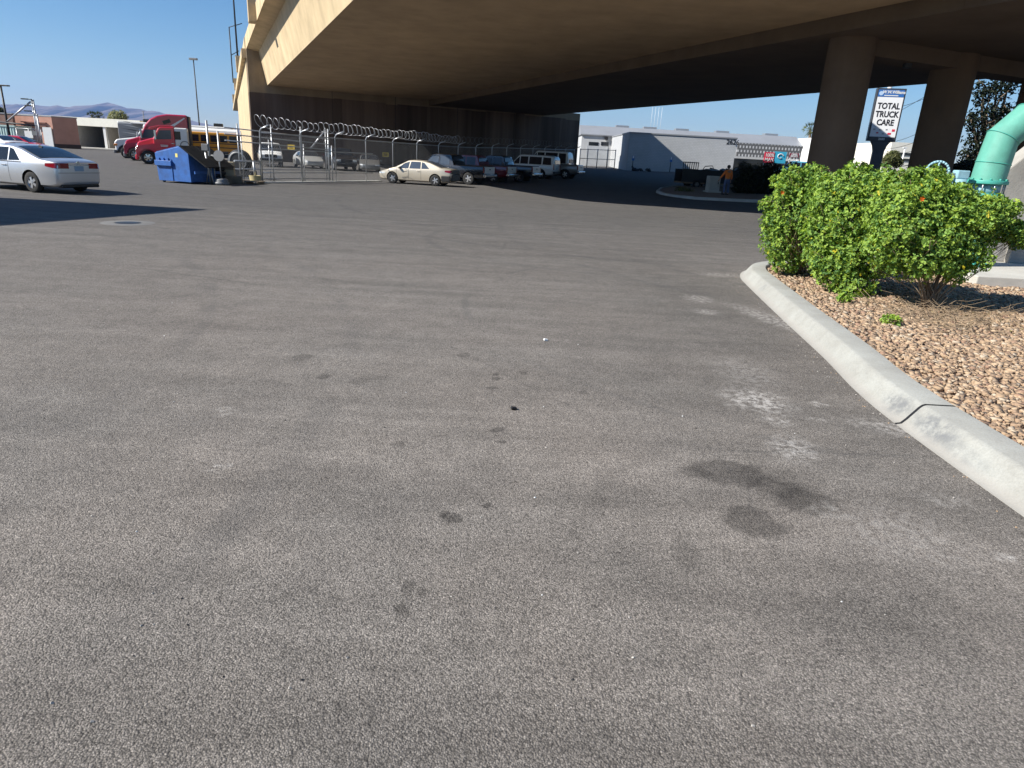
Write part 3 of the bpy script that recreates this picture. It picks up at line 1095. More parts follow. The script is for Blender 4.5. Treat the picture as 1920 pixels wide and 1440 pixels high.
# abutment
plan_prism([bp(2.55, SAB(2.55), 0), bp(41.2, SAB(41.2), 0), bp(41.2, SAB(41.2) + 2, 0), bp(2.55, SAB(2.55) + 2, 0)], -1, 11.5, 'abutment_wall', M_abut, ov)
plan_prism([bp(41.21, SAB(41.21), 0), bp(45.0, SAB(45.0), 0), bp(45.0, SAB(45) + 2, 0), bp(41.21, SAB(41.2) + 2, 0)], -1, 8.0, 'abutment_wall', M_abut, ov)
for o in (11.5, 19, 27, 35):
    plan_prism([bp(o, SAB(o) - .015, 0), bp(o + .05, SAB(o) - .015, 0), bp(o + .05, SAB(o) + .1, 0), bp(o, SAB(o) + .1, 0)], 0, 7.99, 'wall_joint', M_black, ov)
plan_prism([bp(2.5, 86.9, 0), bp(2.5, 165, 0), bp(4.5, 165, 0), bp(4.5, 86.9, 0)], -1, 10.6, 'wing_wall', M_cream, ov)
plan_prism([bp(2.05, 85.6, 0), bp(2.05, 230, 0), bp(12, 230, 0), bp(12, 87.2, 0), bp(2.6, 87.2, 0), bp(2.6, 85.6, 0)], 10.65, 11.55, 'approach_deck', M_cream, ov)
plan_prism([bp(2.45, 86.1, 0), bp(2.45, 230, 0), bp(2.8, 230, 0), bp(2.8, 86.1, 0)], 11.56, 12.75, 'barrier', M_cream, ov)
for s in (66, 112, 150, 200):
    o0 = 2.3 if s < 85 else 1.85
    plan_prism([bp(o0, s - .65, 0), bp(o0 + .65, s - .65, 0), bp(o0 + .65, s + .65, 0), bp(o0, s + .65, 0)], 11.35, 13.4, 'pedestal', M_cream, ov, bevel=.03)
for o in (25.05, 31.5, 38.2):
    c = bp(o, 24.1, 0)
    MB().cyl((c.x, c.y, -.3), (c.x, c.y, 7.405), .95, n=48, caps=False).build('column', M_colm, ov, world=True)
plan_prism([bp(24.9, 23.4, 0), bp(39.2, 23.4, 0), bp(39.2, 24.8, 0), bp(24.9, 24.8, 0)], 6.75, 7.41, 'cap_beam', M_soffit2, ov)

# poles on the overpass edge
p = bp(2.15, 112, 13.3)
t = thing('lamp_pole', 'tall dark pole rising from the overpass edge, nearer of two', 'lamp post', tuple(p))
MB().cyl(p, p + Vector((0, 0, 14)), .13, .08, 10).build('pole', M_dkmetal, t, world=True)
MB().box(p + Vector((0, 0, .1)), (.5, .5, .2)).build('base_plate', M_dkmetal, t, world=True)
p = bp(1.75, 150, 12.6)
t = thing('sign_post', 'thin dark post with two brackets fixed to the overpass edge', 'post', tuple(p))
MB().cyl(p, p + Vector((0, 0, 9.6)), .11, n=8).build('post', M_dkmetal, t, world=True)
mb = MB()
for h, e in ((9.55, 2.6), (4.8, 1.6)):
    MB().tube([p + Vector((0, 0, h)), p + BN * e * .9 + Vector((0, 0, h + .9))], .07, 6).build('bracket', M_dkmetal, t, world=True)
# flood light hanging below the cap beam
p = at(1702, 118, 33.0)
t = thing('flood_light', 'small dark lamp hanging under the overpass between two columns', 'lamp', tuple(p))
MB().box(p, (.3, .3, .42)).build('housing', M_dkmetal, t, world=True, bevel=.04)
MB().cyl(p + Vector((0, 0, .2)), (p.x, p.y, 6.76), .03, n=6).build('bracket', M_dkmetal, t, world=True)

# ------------------------------------------------------------------ vehicles
def wheel(parent, loc, r, wd, side, rimm=None, spokes=5, rim_frac=.66):
    mb = MB()
    h = wd / 2
    mb.lathe([(r * .58, -h * .9), (r * .9, -h), (r * .985, -h * .8), (r, -h * .45), (r, h * .45), (r * .985, h * .8), (r * .9, h), (r * .58, h * .9)], 28, (0, 0, 0), 'y')
    o = mb.build('wheel', M_rubber, parent, smooth=True, sharp=50)
    o.location = loc
    o.matrix_basis = Matrix.Translation(Vector(loc))
    mb = MB()
    yo = side * h * .72
    rr = r * rim_frac
    mb.lathe([(rr * 1.02, yo + side * .02), (rr * .9, yo), (rr * .86, yo - side * .05)], 24, (0, 0, 0), 'y')
    for k in range(spokes):
        a = 2 * PI * k / spokes
        ca, sa = math.cos(a), math.sin(a)
        tw = rr * .17
        th = rr * .22

        def q(rad, t, y):
            return Vector((ca * rad - sa * t, y, sa * rad + ca * t))
        pts = [q(rr * .12, -tw, yo + side * .012), q(rr * .12, tw, yo + side * .012), q(rr * .92, th, yo), q(rr * .92, -th, yo)]
        v = [mb.bm.verts.new(x) for x in pts] + [mb.bm.verts.new(x - Vector((0, side * .03, 0))) for x in pts]
        for f in ((0, 1, 2, 3), (4, 7, 6, 5), (0, 4, 5, 1), (1, 5, 6, 2), (2, 6, 7, 3), (3, 7, 4, 0)):
            mb.bm.faces.new([v[i] for i in f])
    mb.cyl((0, yo - side * .03, 0), (0, yo + side * .02, 0), rr * .2, n=14)
    mb.build('rim', rimm or M_alloy, o)
    MB().cyl((0, yo - side * .09, 0), (0, yo - side * .07, 0), rr * .95, n=20).build('brake_disc', M_dkmetal, o)
    return o


class Car:
    def __init__(s, root, Lh, W, top, belt, zb, paint, axles, rw, tum=.36, tw=.22, arch=.055, tpr=(.24, .17)):
        s.root, s.L, s.W, s.top_k, s.belt_k, s.zb, s.paint = root, Lh, W, top, belt, zb, paint
        s.axles, s.rw, s.tum = axles, rw, tum
        s.tpr = tpr
        tx_ = np.array([p[0] for p in top])
        tz_ = np.array([p[1] for p in top])
        fx = np.linspace(-Lh / 2 - .5, Lh / 2 + .5, 1200)
        fz = np.interp(fx, tx_, tz_)
        k = np.hanning(41)
        s.fx, s.fz = fx, np.convolve(np.pad(fz, 20, mode='edge'), k / k.sum(), 'valid')
        s.body(arch, tw)

    def top(s, x):
        return float(np.interp(x, s.fx, s.fz))

    def belt(s, x):
        return float(np.interp(x, [p[0] for p in s.belt_k], [p[1] for p in s.belt_k]))

    def hw(s, x):
        h = s.L / 2
        x0 = h * .55
        k = max(0, (abs(x) - x0) / (h - x0))
        return s.W / 2 * (1 - (s.tpr[0] if x > 0 else s.tpr[1]) * k ** 2.6)

    def zbot(s, x):
        k = max(0, (abs(x) - s.L / 2 + .45) / .45)
        return s.zb + .10 * k * k

    def ring(s, x):
        w_, zt, zb = s.hw(x), s.top(x), s.zbot(x)
        bz = min(s.belt(x), zt - .035)
        y6 = max(.3, w_ * .965 - s.tum * max(0, zt - .05 - bz))
        z6 = max(bz + .012, zt - .05)
        return [(0, zb), (w_ * .84, zb), (w_ * .955, zb + .07), (w_ * .985, zb + .2), (w_, zb + .36 if zb + .36 < bz - .1 else (zb + bz) / 2), (w_ * .992, bz - .09), (w_ * .965, bz), (y6, z6), (y6 * .9, max(z6 + .005, zt - .012)), (y6 * .5, zt + .008), (0, zt + .014)]

    def body(s, arch, tw):
        mb = MB()
        h = s.L / 2
        xs = [-h, -h + .02, -h + .06, -h + .14] + list(np.linspace(-h + .25, h - .25, 46)) + [h - .14, h - .06, h - .02, h]
        rings = []
        for x in xs:
            rg_ = s.ring(x)
            if abs(x) > h - .055:
                k = (abs(x) - (h - .055)) / .055
                cz = (rg_[0][1] + rg_[-1][1]) / 2
                rg_ = [(y * (1 - .1 * k * k), cz + (z - cz) * (1 - .1 * k * k)) for y, z in rg_]
            full = [(y, z) for y, z in rg_] + [(-y, z) for y, z in rg_[-2:0:-1]]
            rings.append([mb.bm.verts.new((x, y, z)) for y, z in full])
        n = len(rings[0])
        for A, B in zip(rings, rings[1:]):
            for k in range(n):
                mb.bm.faces.new((A[k], A[(k + 1) % n], B[(k + 1) % n], B[k]))
        mb.bm.faces.new(rings[0])
        mb.bm.faces.new(rings[-1][::-1])
        o = mb.build('body', [s.paint, M_black], s.root, smooth=True)
        cm = MB()
        for ax in s.axles:
            for sd_ in (-1, 1):
                cm.cyl((ax, sd_ * (s.W / 2 - .30), s.rw + .01), (ax, sd_ * (s.W / 2 + .3), s.rw + .01), s.rw + arch, n=32, mi=1)
        co = cm.build('arch_cutter', [s.paint, M_black])
        co.matrix_basis = pmat(s.root)
        md = o.modifiers.new('b', 'BOOLEAN')
        md.operation = 'DIFFERENCE'
        md.object = co
        md.solver = 'EXACT'
        md.material_mode = 'INDEX'
        bpy.context.view_layer.update()
        dg = bpy.context.evaluated_depsgraph_get()
        me = bpy.data.meshes.new_from_object(o.evaluated_get(dg))
        o.modifiers.clear()
        o.data = me
        me.set_sharp_from_angle(angle=R(38))
        bpy.data.objects.remove(co, do_unlink=True)
        for i, ax in enumerate(s.axles):
            for sd_ in (-1, 1):
                wheel(s.root, (ax, sd_ * (s.W / 2 - tw / 2 - .02), s.rw), s.rw, tw, sd_)
        s.o = o

    def yside(s, x, z):
        bz = min(s.belt(x), s.top(x) - .035)
        w_ = s.hw(x)
        if z >= bz:
            return w_ * .965 - s.tum * (z - bz)
        rg_ = s.ring(x)
        zs = [p[1] for p in rg_[2:7]]
        return float(np.interp(z, zs, [p[0] for p in rg_[2:7]]))

    def side(s, side_, pts, m, name='side_window', parent=None, off=.006, nu=10, nv=4):
        """pts: 4 corners (x,z) in order low-rear, low-front, high-front, high-rear ; bilinear patch hugging the side"""
        mb = MB()
        g = []
        for j in range(nv + 1):
            row = []
            for i in range(nu + 1):
                u, v = i / nu, j / nv
                x = (pts[0][0] * (1 - u) + pts[1][0] * u) * (1 - v) + (pts[3][0] * (1 - u) + pts[2][0] * u) * v
                z = (pts[0][1] * (1 - u) + pts[1][1] * u) * (1 - v) + (pts[3][1] * (1 - u) + pts[2][1] * u) * v
                row.append(mb.bm.verts.new((x, side_ * (s.yside(x, z) + off), z)))
            g.append(row)
        for j in range(nv):
            for i in range(nu):
                mb.bm.faces.new((g[j][i], g[j][i + 1], g[j + 1][i + 1], g[j + 1][i]))
        return mb.build(name, m, parent or s.root, smooth=True)

    def screen(s, x0, x1, m, name, inset=.07, off=.012, w0=None, nu=12, nv=8):
        mb = MB()
        g = []
        dx = 1 if s.top(x0) < s.top(x1) and x0 > x1 else -1
        for j in range(nv + 1):
            x = x0 + (x1 - x0) * j / nv
            rg_ = s.ring(x)
            ym = rg_[7][0] - inset
            ys = [p[0] for p in rg_[7:]][::-1]
            zs = [p[1] for p in rg_[7:]][::-1]
            row = []
            for i in range(nu + 1):
                y = ym * (2 * i / nu - 1)
                row.append(mb.bm.verts.new((x + dx * off * .6, y, float(np.interp(abs(y), ys, zs)) + off)))
            g.append(row)
        for j in range(nv):
            for i in range(nu):
                mb.bm.faces.new((g[j][i], g[j][i + 1], g[j + 1][i + 1], g[j + 1][i]))
        return mb.build(name, m, s.root, smooth=True)

    def wrap(s, rear, z0, z1, y0, side_len, m, name, side_, off=.008):
        """lamp wrapping the corner: face part from y0 outwards, then along the side for side_len"""
        h = s.L / 2 * (-1 if rear else 1)
        sg = -1 if rear else 1
        mb = MB()
        cols_ = []
        ye = s.hw(h) * .9
        nn_ = 5
        for i in range(nn_ + 1):
            y = y0 + (ye - y0) * i / nn_
            cols_.append((h + sg * off, y, z0, z1))
        for i in range(0, 7):
            x = h - sg * (.05 + side_len * i / 6)
            yy = s.yside(x, (z0 + z1) / 2) + off
            k = i / 6
            cols_.append((x, yy, z0 + (z1 - z0) * .35 * k, z1 - (z1 - z0) * .1 * k))
        g = []
        for i, (x, y, a, b_) in enumerate(cols_):
            ya, yb_ = (y, y) if i <= nn_ else (s.yside(x, a) + off, s.yside(x, b_) + off)
            g.append((mb.bm.verts.new((x, side_ * ya, a)), mb.bm.verts.new((x, side_ * yb_, b_))))
        for A, B in zip(g, g[1:]):
            mb.bm.faces.new((A[0], B[0], B[1], A[1]))
        return mb.build(name, m, s.root, smooth=True, recalc=False)

    def mirror(s, x, m, sz=(.12, .2, .13)):
        for sd_ in (-1, 1):
            z = s.belt(x) + .07
            y = s.yside(x, s.belt(x)) + .1
            MB().box((x, sd_ * y, z), sz).build('mirror', m, s.root, bevel=.035)

    def handles(s, xs, m):
        for x in xs:
            for sd_ in (-1, 1):
                z = s.belt(x) - .12
                MB().box((x, sd_ * (s.yside(x, z) + .012), z), (.2, .03, .035)).build('door_handle', m, s.root, bevel=.01)

    def seams(s, xs, zt=None):
        for x in xs:
            for sd_ in (-1, 1):
                mb = MB()
                zz = np.linspace(s.zb + .12, (s.belt(x) if zt is None else zt), 7)
                vs = [(mb.bm.verts.new((x - .006, sd_ * (s.yside(x, z) + .003), z)), mb.bm.verts.new((x + .006, sd_ * (s.yside(x, z) + .003), z))) for z in zz]
                for A, B in zip(vs, vs[1:]):
                    mb.bm.faces.new((A[0], A[1], B[1], B[0]))
                mb.build('door_seam', M_black, s.root, recalc=False)

    def rear_kit(s, bumper=None, plate=True, zpl=.78):
        h = s.L / 2
        if plate:
            MB().box((-h - .004, 0, zpl), (.02, .32, .16)).build('licence_plate', M_plate, s.root, bevel=.004)


def sedan(root, paint, rear='tall', bump_m=None, Lh=4.85, W=1.84, H=1.47, glass=None):
    k = H / 1.47
    h = Lh / 2
    glass = glass or M_glass
    top = [(-h - .3, .93 * k), (-h, .97 * k), (-h + .12, 1.04 * k), (-h + .62, 1.09 * k), (-.98, 1.36 * k), (-.55, 1.445 * k), (0, H), (.4, 1.44 * k), (1.22, 1.02 * k), (1.35, .985 * k), (h - .45, .82 * k), (h - .08, .70 * k), (h, .62 * k), (h + .3, .6 * k)]
    belt = [(-h, .93 * k), (-h + .5, .97 * k), (0, .93 * k), (1.2, .90 * k), (h, .7 * k)]
    c = Car(root, Lh, W, top, belt, .20, paint, (-1.36, 1.40), .325)
    bz = c.belt
    for sd_ in (-1, 1):
        c.side(sd_, [(-.42, bz(-.4) + .025), (.30, bz(.3) + .03), (.22, c.top(.22) - .085), (-.40, c.top(-.4) - .085)], glass)
        c.side(sd_, [(.36, bz(.36) + .03), (1.05, bz(1.05) + .03), (.62, c.top(.62) - .075), (.30, c.top(.3) - .085)], glass)
        c.side(sd_, [(-.98, bz(-1) + .035), (-.48, bz(-.5) + .028), (-.46, c.top(-.46) - .085), (-.64, c.top(-.64) - .11)], glass)
        c.wrap(True, .80 * k, .965 * k, .36, .34, M_redlens, 'taillight', sd_)
        c.wrap(False, .56 * k, .66 * k, .42, .42, M_clearlens, 'headlight', sd_)
    c.screen(-h + .66, -.72, glass, 'rear_window')
    c.screen(1.17, .46, glass, 'windscreen')
    c.mirror(.92, paint)
    c.handles((-.30, .58), paint if bump_m is None else M_chrome)
    c.seams((-.46, .34, 1.12))
    c.rear_kit(zpl=.80 * k)
    return c


silver = mat('silver_car_paint', (.60, .62, .65), .33, metal=.75, var=0, coat=.3)
tan_p = mat('champagne_car_paint', (.56, .50, .40), .35, metal=.45, var=.03, coat=.8)
# silver sedan at the left edge of the frame
a = math.atan2(.31, -.95)
t = thing('sedan_car', 'silver sedan with red wraparound taillights, cut by the frame edge', 'car', (-16.9, 23.55, 0), a)
c = sedan(t, silver, bump_m=1)
h = 4.85 / 2
MB().box((-h + .10, 0, .25), (.2, 1.36, .10)).build('rear_valance', M_black, t, bevel=.03)
MB().box((-h - .002, 0, .665), (.012, 1.52, .012)).build('bumper_seam', M_black, t)
MB().box((-h - .008, 0, .905), (.02, .75, .02)).build('trunk_trim', M_chrome, t)
MB().cyl((-h - .01, 0, .975), (-h + .03, 0, .975), .055, n=16).build('badge', M_chrome, t)
MB().box((-.86, 0, 1.425), (.16, .04, .05), rot=(0, -.3, 0)).build('roof_antenna', M_black, t, bevel=.01)
for sd_ in (-1, 1):
    MB().box((0.02, sd_ * (c.hw(0) * .965 + .012), c.belt(0) + .012), (2.1, .02, .022)).build('window_trim', M_chrome, t)

# tan sedan with missing rear bumper
a2 = math.atan2(.22, -.975)
t = thing('sedan_car', 'champagne sedan with missing rear bumper by the fence', 'car', (-6.45, 43.1, 0), a2)
c = sedan(t, tan_p, Lh=4.7, W=1.76, H=1.44, glass=M_glassb)
h = 4.75 / 2
MB().box((-h + .02, 0, .52), (.16, 1.5, .42)).build('exposed_bumper_beam', M_black, t, bevel=.05)
for sd_ in (-1, 1):
    MB().box((-h + .36, sd_ * .83, .46), (.55, .1, .34)).build('torn_liner', M_black, t, bevel=.04)
MB().box((-h - .012, 0, .86), (.04, 1.35, .22)).build('trunk_panel', M_black, t, bevel=.03)


def suv(root, paint, Lh=5.2, W=1.98, H=1.92, glass=None, rail=True):
    h = Lh / 2
    top = [(-h - .3, 1.5), (-h, 1.62), (-h + .12, H - .05), (-h + .5, H), (.3, H), (.55, H - .03), (1.15, 1.24), (1.35, 1.18), (h - .25, 1.10), (h - .04, .98), (h, .9), (h + .3, .9)]
    belt = [(-h, 1.14), (1.2, 1.12), (h, .98)]
    c = Car(root, Lh, W, top, belt, .34, paint, (-1.5, 1.62), .385, tum=.2, tpr=(.12, .05))
    g = glass or M_glass
    for sd_ in (-1, 1):
        for x0, x1, x2, x3 in ((-h + .22, -h + .98, -h + .98, -h + .3), (-h + 1.1, -.38, -.38, -h + 1.1), (-.28, .42, .42, -.28), (.5, 1.14, .62, .5)):
            c.side(sd_, [(x0, c.belt(x0) + .04), (x1, c.belt(x1) + .04), (x2, min(c.top(x2), H) - .15), (x3, min(c.top(x3), H) - .15)], g)
        MB().box((-h - .01, sd_ * .84, 1.02), (.05, .16, .5)).build('taillight', M_redlens, root, bevel=.02)
        MB().box((h - .02, sd_ * .68, .86), (.08, .36, .2)).build('headlight', M_clearlens, root, bevel=.03)
    c.screen(1.12, .6, g, 'windscreen', inset=.06)
    MB().box((-h - .01, 0, 1.42), (.06, 1.35, .36), rot=(0, .1, 0)).build('rear_window', g, root, bevel=.03)
    MB().box((-h - .05, 0, .56), (.16, W * .94, .2)).build('bumper', M_dkmetal, root, bevel=.04)
    MB().box((h, 0, .56), (.16, W * .9, .2)).build('bumper', M_dkmetal, root, bevel=.04)
    MB().box((h, 0, .86), (.07, .92, .22)).build('grille', M_black, root, bevel=.02)
    c.mirror(.98, paint, (.12, .22, .18))
    c.handles((-1.0, .0), paint)
    c.seams((-.33, .46, 1.15))
    c.rear_kit(zpl=.9)
    return c


def pickup(root, paint, Lh=5.7, W=2.0, H=1.88, tail=None, chrome=True, glass=None, crew=True):
    h = Lh / 2
    xb = -.55 if crew else -.05
    top = [(-h - .3, 1.2), (-h, 1.22), (xb - .12, 1.22), (xb - .04, 1.24), (xb + .1, H - .06), (xb + .3, H), (.75, H), (1.0, H - .04), (1.55, 1.25), (1.7, 1.2), (h - .2, 1.14), (h - .03, 1.02), (h, .95), (h + .3, .95)]
    belt = [(-h, 1.16), (1.5, 1.14), (h, 1.0)]
    c = Car(root, Lh, W, top, belt, .42, paint, (-1.75, 1.8), .40, tum=.2, tpr=(.12, .03))
    g = glass or M_glassb
    for sd_ in (-1, 1):
        wins = ((xb + .22, .42, .42, xb + .28), (.5, 1.5, 1.02, .5)) if crew else ((.05, .42, .42, .12), (.5, 1.5, 1.02, .5))
        for x0, x1, x2, x3 in wins:
            c.side(sd_, [(x0, c.belt(x0) + .04), (x1, c.belt(x1) + .04), (x2, min(c.top(x2), H) - .13), (x3, min(c.top(x3), H) - .15)], g)
        MB().box((-h - .01, sd_ * .9, .98), (.05, .15, .36)).build('taillight', M_redlens, root, bevel=.02)
        MB().box((h - .02, sd_ * .7, .92), (.08, .34, .2)).build('headlight', M_clearlens, root, bevel=.03)
    c.screen(1.5, 1.03, g, 'windscreen', inset=.06)
    c.screen(xb - .02, xb + .08, g, 'rear_window', inset=.12)
    MB().box((-h - .012, 0, .98), (.05, 1.62, .44)).build('tailgate', tail or paint, root, bevel=.02)
    MB().box((-h - .04, 0, 1.03), (.03, .22, .07)).build('tailgate_handle', M_black, root, bevel=.01)
    MB().box((-h - .09, 0, .62), (.2, W * .95, .2)).build('bumper', M_chrome if chrome else M_dkmetal, root, bevel=.05)
    MB().box((h, 0, .62), (.18, W * .92, .22)).build('bumper', M_chrome if chrome else M_dkmetal, root, bevel=.05)
    MB().box((h, 0, .92), (.07, 1.0, .26)).build('grille', M_black, root, bevel=.02)
    MB().box((-1.75, 0, 1.225), (2.1, 1.5, .03)).build('bed_cover', M_black, root)
    c.mirror(1.25, M_black, (.12, .24, .2))
    c.handles((xb + .35, .62), M_chrome)
    c.seams((.46, 1.52, xb + .12))
    return c


blackp = mat('black_car_paint', (.012, .013, .017), .25, coat=1., var=.05)
maroon = mat('maroon_car_paint', (.16, .012, .02), .3, coat=1., var=.05)
whitep = mat('white_car_paint', (.72, .73, .72), .3, coat=1., var=.04)
greyp = mat('grey_car_paint', (.20, .205, .21), .3, metal=.5, coat=1., var=.05)
navyp = mat('navy_car_paint', (.02, .03, .07), .3, coat=1., var=.05)
silver2 = mat('old_silver_paint', (.48, .48, .46), .4, metal=.4, coat=.4, var=.06)
PG = 'pickups parked in a row under the overpass'
PH = math.atan2(.36, -.933)


def park(px, py, Y):
    g = gxy(px, Y, py)
    return (g.x, g.y, g.z)


spec = [('pickup_truck', 'black and white crew pickup just behind the champagne sedan', pickup, dict(paint=blackp, tail=whitep), (846, 338, 48.0)),
        ('pickup_truck', 'dark red pickup with pale tailgate between two black pickups', pickup, dict(paint=maroon, tail=silver2), (893, 336, 52.5)),
        ('pickup_truck', 'black pickup with white tailgate in front of white SUV', pickup, dict(paint=blackp, tail=whitep), (941, 333, 55.0)),
        ('suv_car', 'white SUV with dark windows among the parked pickups', suv, dict(paint=whitep), (990, 327, 61)),
        ('pickup_truck', 'grey pickup with white tailgate at the far end of the row', pickup, dict(paint=greyp, tail=whitep), (1030, 326, 62.5))]
for nm, lab, fn, kw, pos in spec:
    x, y, z = park(*pos)
    t = thing(nm, lab, 'pickup' if 'pickup' in nm else 'SUV', (x, y, z), PH, PG if 'pickup' in nm else None)
    fn(t, **kw)
x, y, z = park(1019, 322, 68)
t = thing('van', 'white van mostly hidden behind the white SUV', 'van', (x, y, z), PH)
suv(t, whitep, Lh=5.4, H=2.25)
# vehicles parked against the abutment behind the fence
FH = math.atan2(-.93, .37)
x, y, z = park(507, 306, 63)
t = thing('pickup_truck', 'white pickup truck facing the fence, nearest the overpass corner', 'pickup', (x, y, z), FH)
pickup(t, whitep, chrome=False, H=2.0, glass=M_glass)
x, y, z = park(578, 309, 64)
t = thing('sedan_car', 'dusty white sedan parked against the overpass wall behind the fence', 'car', (x, y, z), math.atan2(-.85, .52))
sedan(t, silver2)
x, y, z = park(638, 312, 63)
t = thing('suv_car', 'black SUV parked against the overpass wall behind the fence', 'SUV', (x, y, z), FH + .1)
suv(t, blackp)
x, y, z = park(692, 314, 63)
t = thing('sedan_car', 'dark grey sedan parked against the overpass wall behind the fence', 'car', (x, y, z), FH - .12)
sedan(t, greyp)

# ------------------------------------------------------------------ heavy trucks, bus, motorhome
redp = mat('red_truck_paint', (.58, .018, .04), .3, coat=1., var=.06)
redd = mat('crimson_truck_paint', (.42, .012, .045), .3, coat=1., var=.06)
M_grey = mat('grey_trim', (.16, .165, .17), .5)


def arc_fender(cx, cz, r0, r1, a0, a1, n=10):
    return [(cx + r1 * math.cos(a0 + (a1 - a0) * i / n), cz + r1 * math.sin(a0 + (a1 - a0) * i / n)) for i in range(n + 1)] + \
           [(cx + r0 * math.cos(a1 - (a1 - a0) * i / n), cz + r0 * math.sin(a1 - (a1 - a0) * i / n)) for i in range(n + 1)]


def semi(root, paint, high, sleeper_m, sl_len=1.5):
    MB().box((-1.2, 0, .85), (7.6, .9, .28)).build('frame', M_dkmetal, root, bevel=.02)
    MB().prism([(2.93, .5), (2.98, 1.25), (2.84, 1.64), (2.6, 1.74), (1.62, 2.06), (1.62, .95), (2.3, .95)], -.80, .80).build('hood', paint, root, bevel=.10, seg=3)
    for s in (-1, 1):
        arch = [(2.2 + .60 * math.cos(R(176 - 172 * i / 10)), .56 + .60 * math.sin(R(176 - 172 * i / 10))) for i in range(11)]
        MB().prism([(1.58, .62)] + arch + [(2.86, .5), (3.0, .55), (3.0, 1.2), (2.82, 1.40), (1.58, 1.62)], s * .76, s * 1.13).build('fender', paint, root, bevel=.05, seg=3)
        MB().box((2.93, s * .90, 1.12), (.2, .34, .26), rot=(0, -.2, s * .3)).build('headlight', M_clearlens, root, bevel=.06, seg=3)
    MB().box((2.98, 0, .50), (.24, 2.25, .40)).build('bumper', paint if not high else M_grey, root, bevel=.08, seg=3)
    MB().box((2.98, 0, 1.15), (.10, .95, .72), rot=(0, -.08, 0)).build('grille', M_chrome, root, bevel=.04)
    cab = [(1.72, .78), (1.72, 1.95), (1.28, 2.78), (1.1, 2.86), (.15, 2.9), (.15, .78)]
    MB().prism(cab, -1.12, 1.12).build('cab', paint, root, bevel=.08, seg=3)
    if high:
        MB().prism([(1.32, 2.72), (1.16, 3.05), (.75, 3.5), (.2, 3.8), (-.6, 3.97), (-2.2, 3.99), (-2.2, .8), (.149, .8), (.149, 2.72)], -1.17, 1.17).build('sleeper', paint, root, bevel=.14, seg=4)
        MB().box((-2.26, 0, 2.4), (.12, 2.3, 3.0)).build('side_extender', M_black, root, bevel=.03)
        for s in (-1, 1):
            mb = MB()
            mb.bm.faces.new([mb.bm.verts.new((x, s * 1.178, z)) for x, z in ((-.75, 2.72), (-.3, 2.72), (-1.95, 3.75), (-2.03, 3.70))])
            mb.build('white_stripe', M_white, root)
            MB().box((-.55, s * 1.175, 3.35), (.62, .02, .3), rot=(0, .35, 0)).build('sleeper_window', M_glass, root, bevel=.05)
    else:
        MB().box((.15 - sl_len / 2 - .01, 0, 1.84), (sl_len, 2.22, 2.05)).build('sleeper', sleeper_m, root, bevel=.09, seg=3)
        for s in (-1, 1):
            MB().box((-.08, s * 1.12, 2.28), (.42, .02, .62)).build('sleeper_window', M_glass, root, bevel=.05)
            MB().prism(arc_fender(-.55, 1.55, .30, .34, 0, 2 * PI - .01, 20), s * 1.13, s * 1.16).build('air_hose', M_black, root)
        MB().prism([(1.7, 2.62), (1.95, 2.66), (1.9, 2.8), (1.2, 2.98), (.2, 3.0), (.2, 2.9), (1.2, 2.85)], -1.05, 1.05).build('sun_visor', paint, root, bevel=.03)
    for s in (-1, 1):
        mb = MB()
        mb.bm.faces.new([mb.bm.verts.new((x, s * 1.127, z)) for x, z in ((.38, 1.98), (1.56, 1.9), (1.2, 2.6), (.38, 2.66))])
        mb.build('side_window', M_glassb, root)
        MB().box((.95, s * 1.135, 1.50), (.55, .012, .05)).box((.95, s * 1.135, 1.41), (.5, .012, .05)).build('door_decal', M_white, root)
        MB().box((.32, s * 1.14, 1.65), (.22, .04, .05)).build('door_handle', M_chrome, root, bevel=.01)
        MB().box((.3, s * 1.124, 1.6), (.012, .012, 1.55)).build('door_seam', M_black, root)
        MB().box((1.5, s * 1.45, 2.25), (.14, .24, .72)).box((1.52, s * 1.25, 2.52), (.05, .4, .05)).box((1.52, s * 1.25, 1.98), (.05, .4, .05)).build('mirror', M_chrome, root, bevel=.03)
        MB().cyl((.1, s * .95, .72), (1.55, s * .95, .72), .3, n=20).build('fuel_tank', M_chrome, root)
        MB().box((.85, s * 1.13, .55), (1.3, .3, .06)).build('step', M_galv, root, bevel=.01)
    mb = MB()
    mb.bm.faces.new([mb.bm.verts.new((x + .01, y, z + .01)) for x, y, z in ((1.70, -.98, 1.99), (1.70, .98, 1.99), (1.30, .92, 2.74), (1.30, -.92, 2.74))])
    mb.build('windscreen', M_glass, root)
    for ax in (2.2, -2.9, -4.2):
        for s in (-1, 1):
            wheel(root, (ax, s * (1.0 if ax > 0 else .93), .52), .52, .3 if ax > 0 else .5, s, M_chrome, 6, .55)
    MB().box((-3.2, 0, 1.12), (1.1, .9, .14)).build('fifth_wheel', M_dkmetal, root, bevel=.03)


def gpos(px, Y):
    g = gxy(px, Y, 310)
    return (g.x, g.y, g.z)


TH = math.atan2(-.40, -.92)
t = thing('semi_truck', 'bright red day cab semi truck with white rear section, nearest truck', 'truck', gpos(338, 53.5), TH)
semi(t, redp, False, M_white, .95)
t.scale = (.93, .93, .93)
t = thing('semi_truck', 'crimson high roof sleeper semi truck with white slash behind bright red cab', 'truck', gpos(311, 59.5), math.atan2(-.36, -.93))
semi(t, redd, True, redd)
t.scale = (.95, .95, .95)

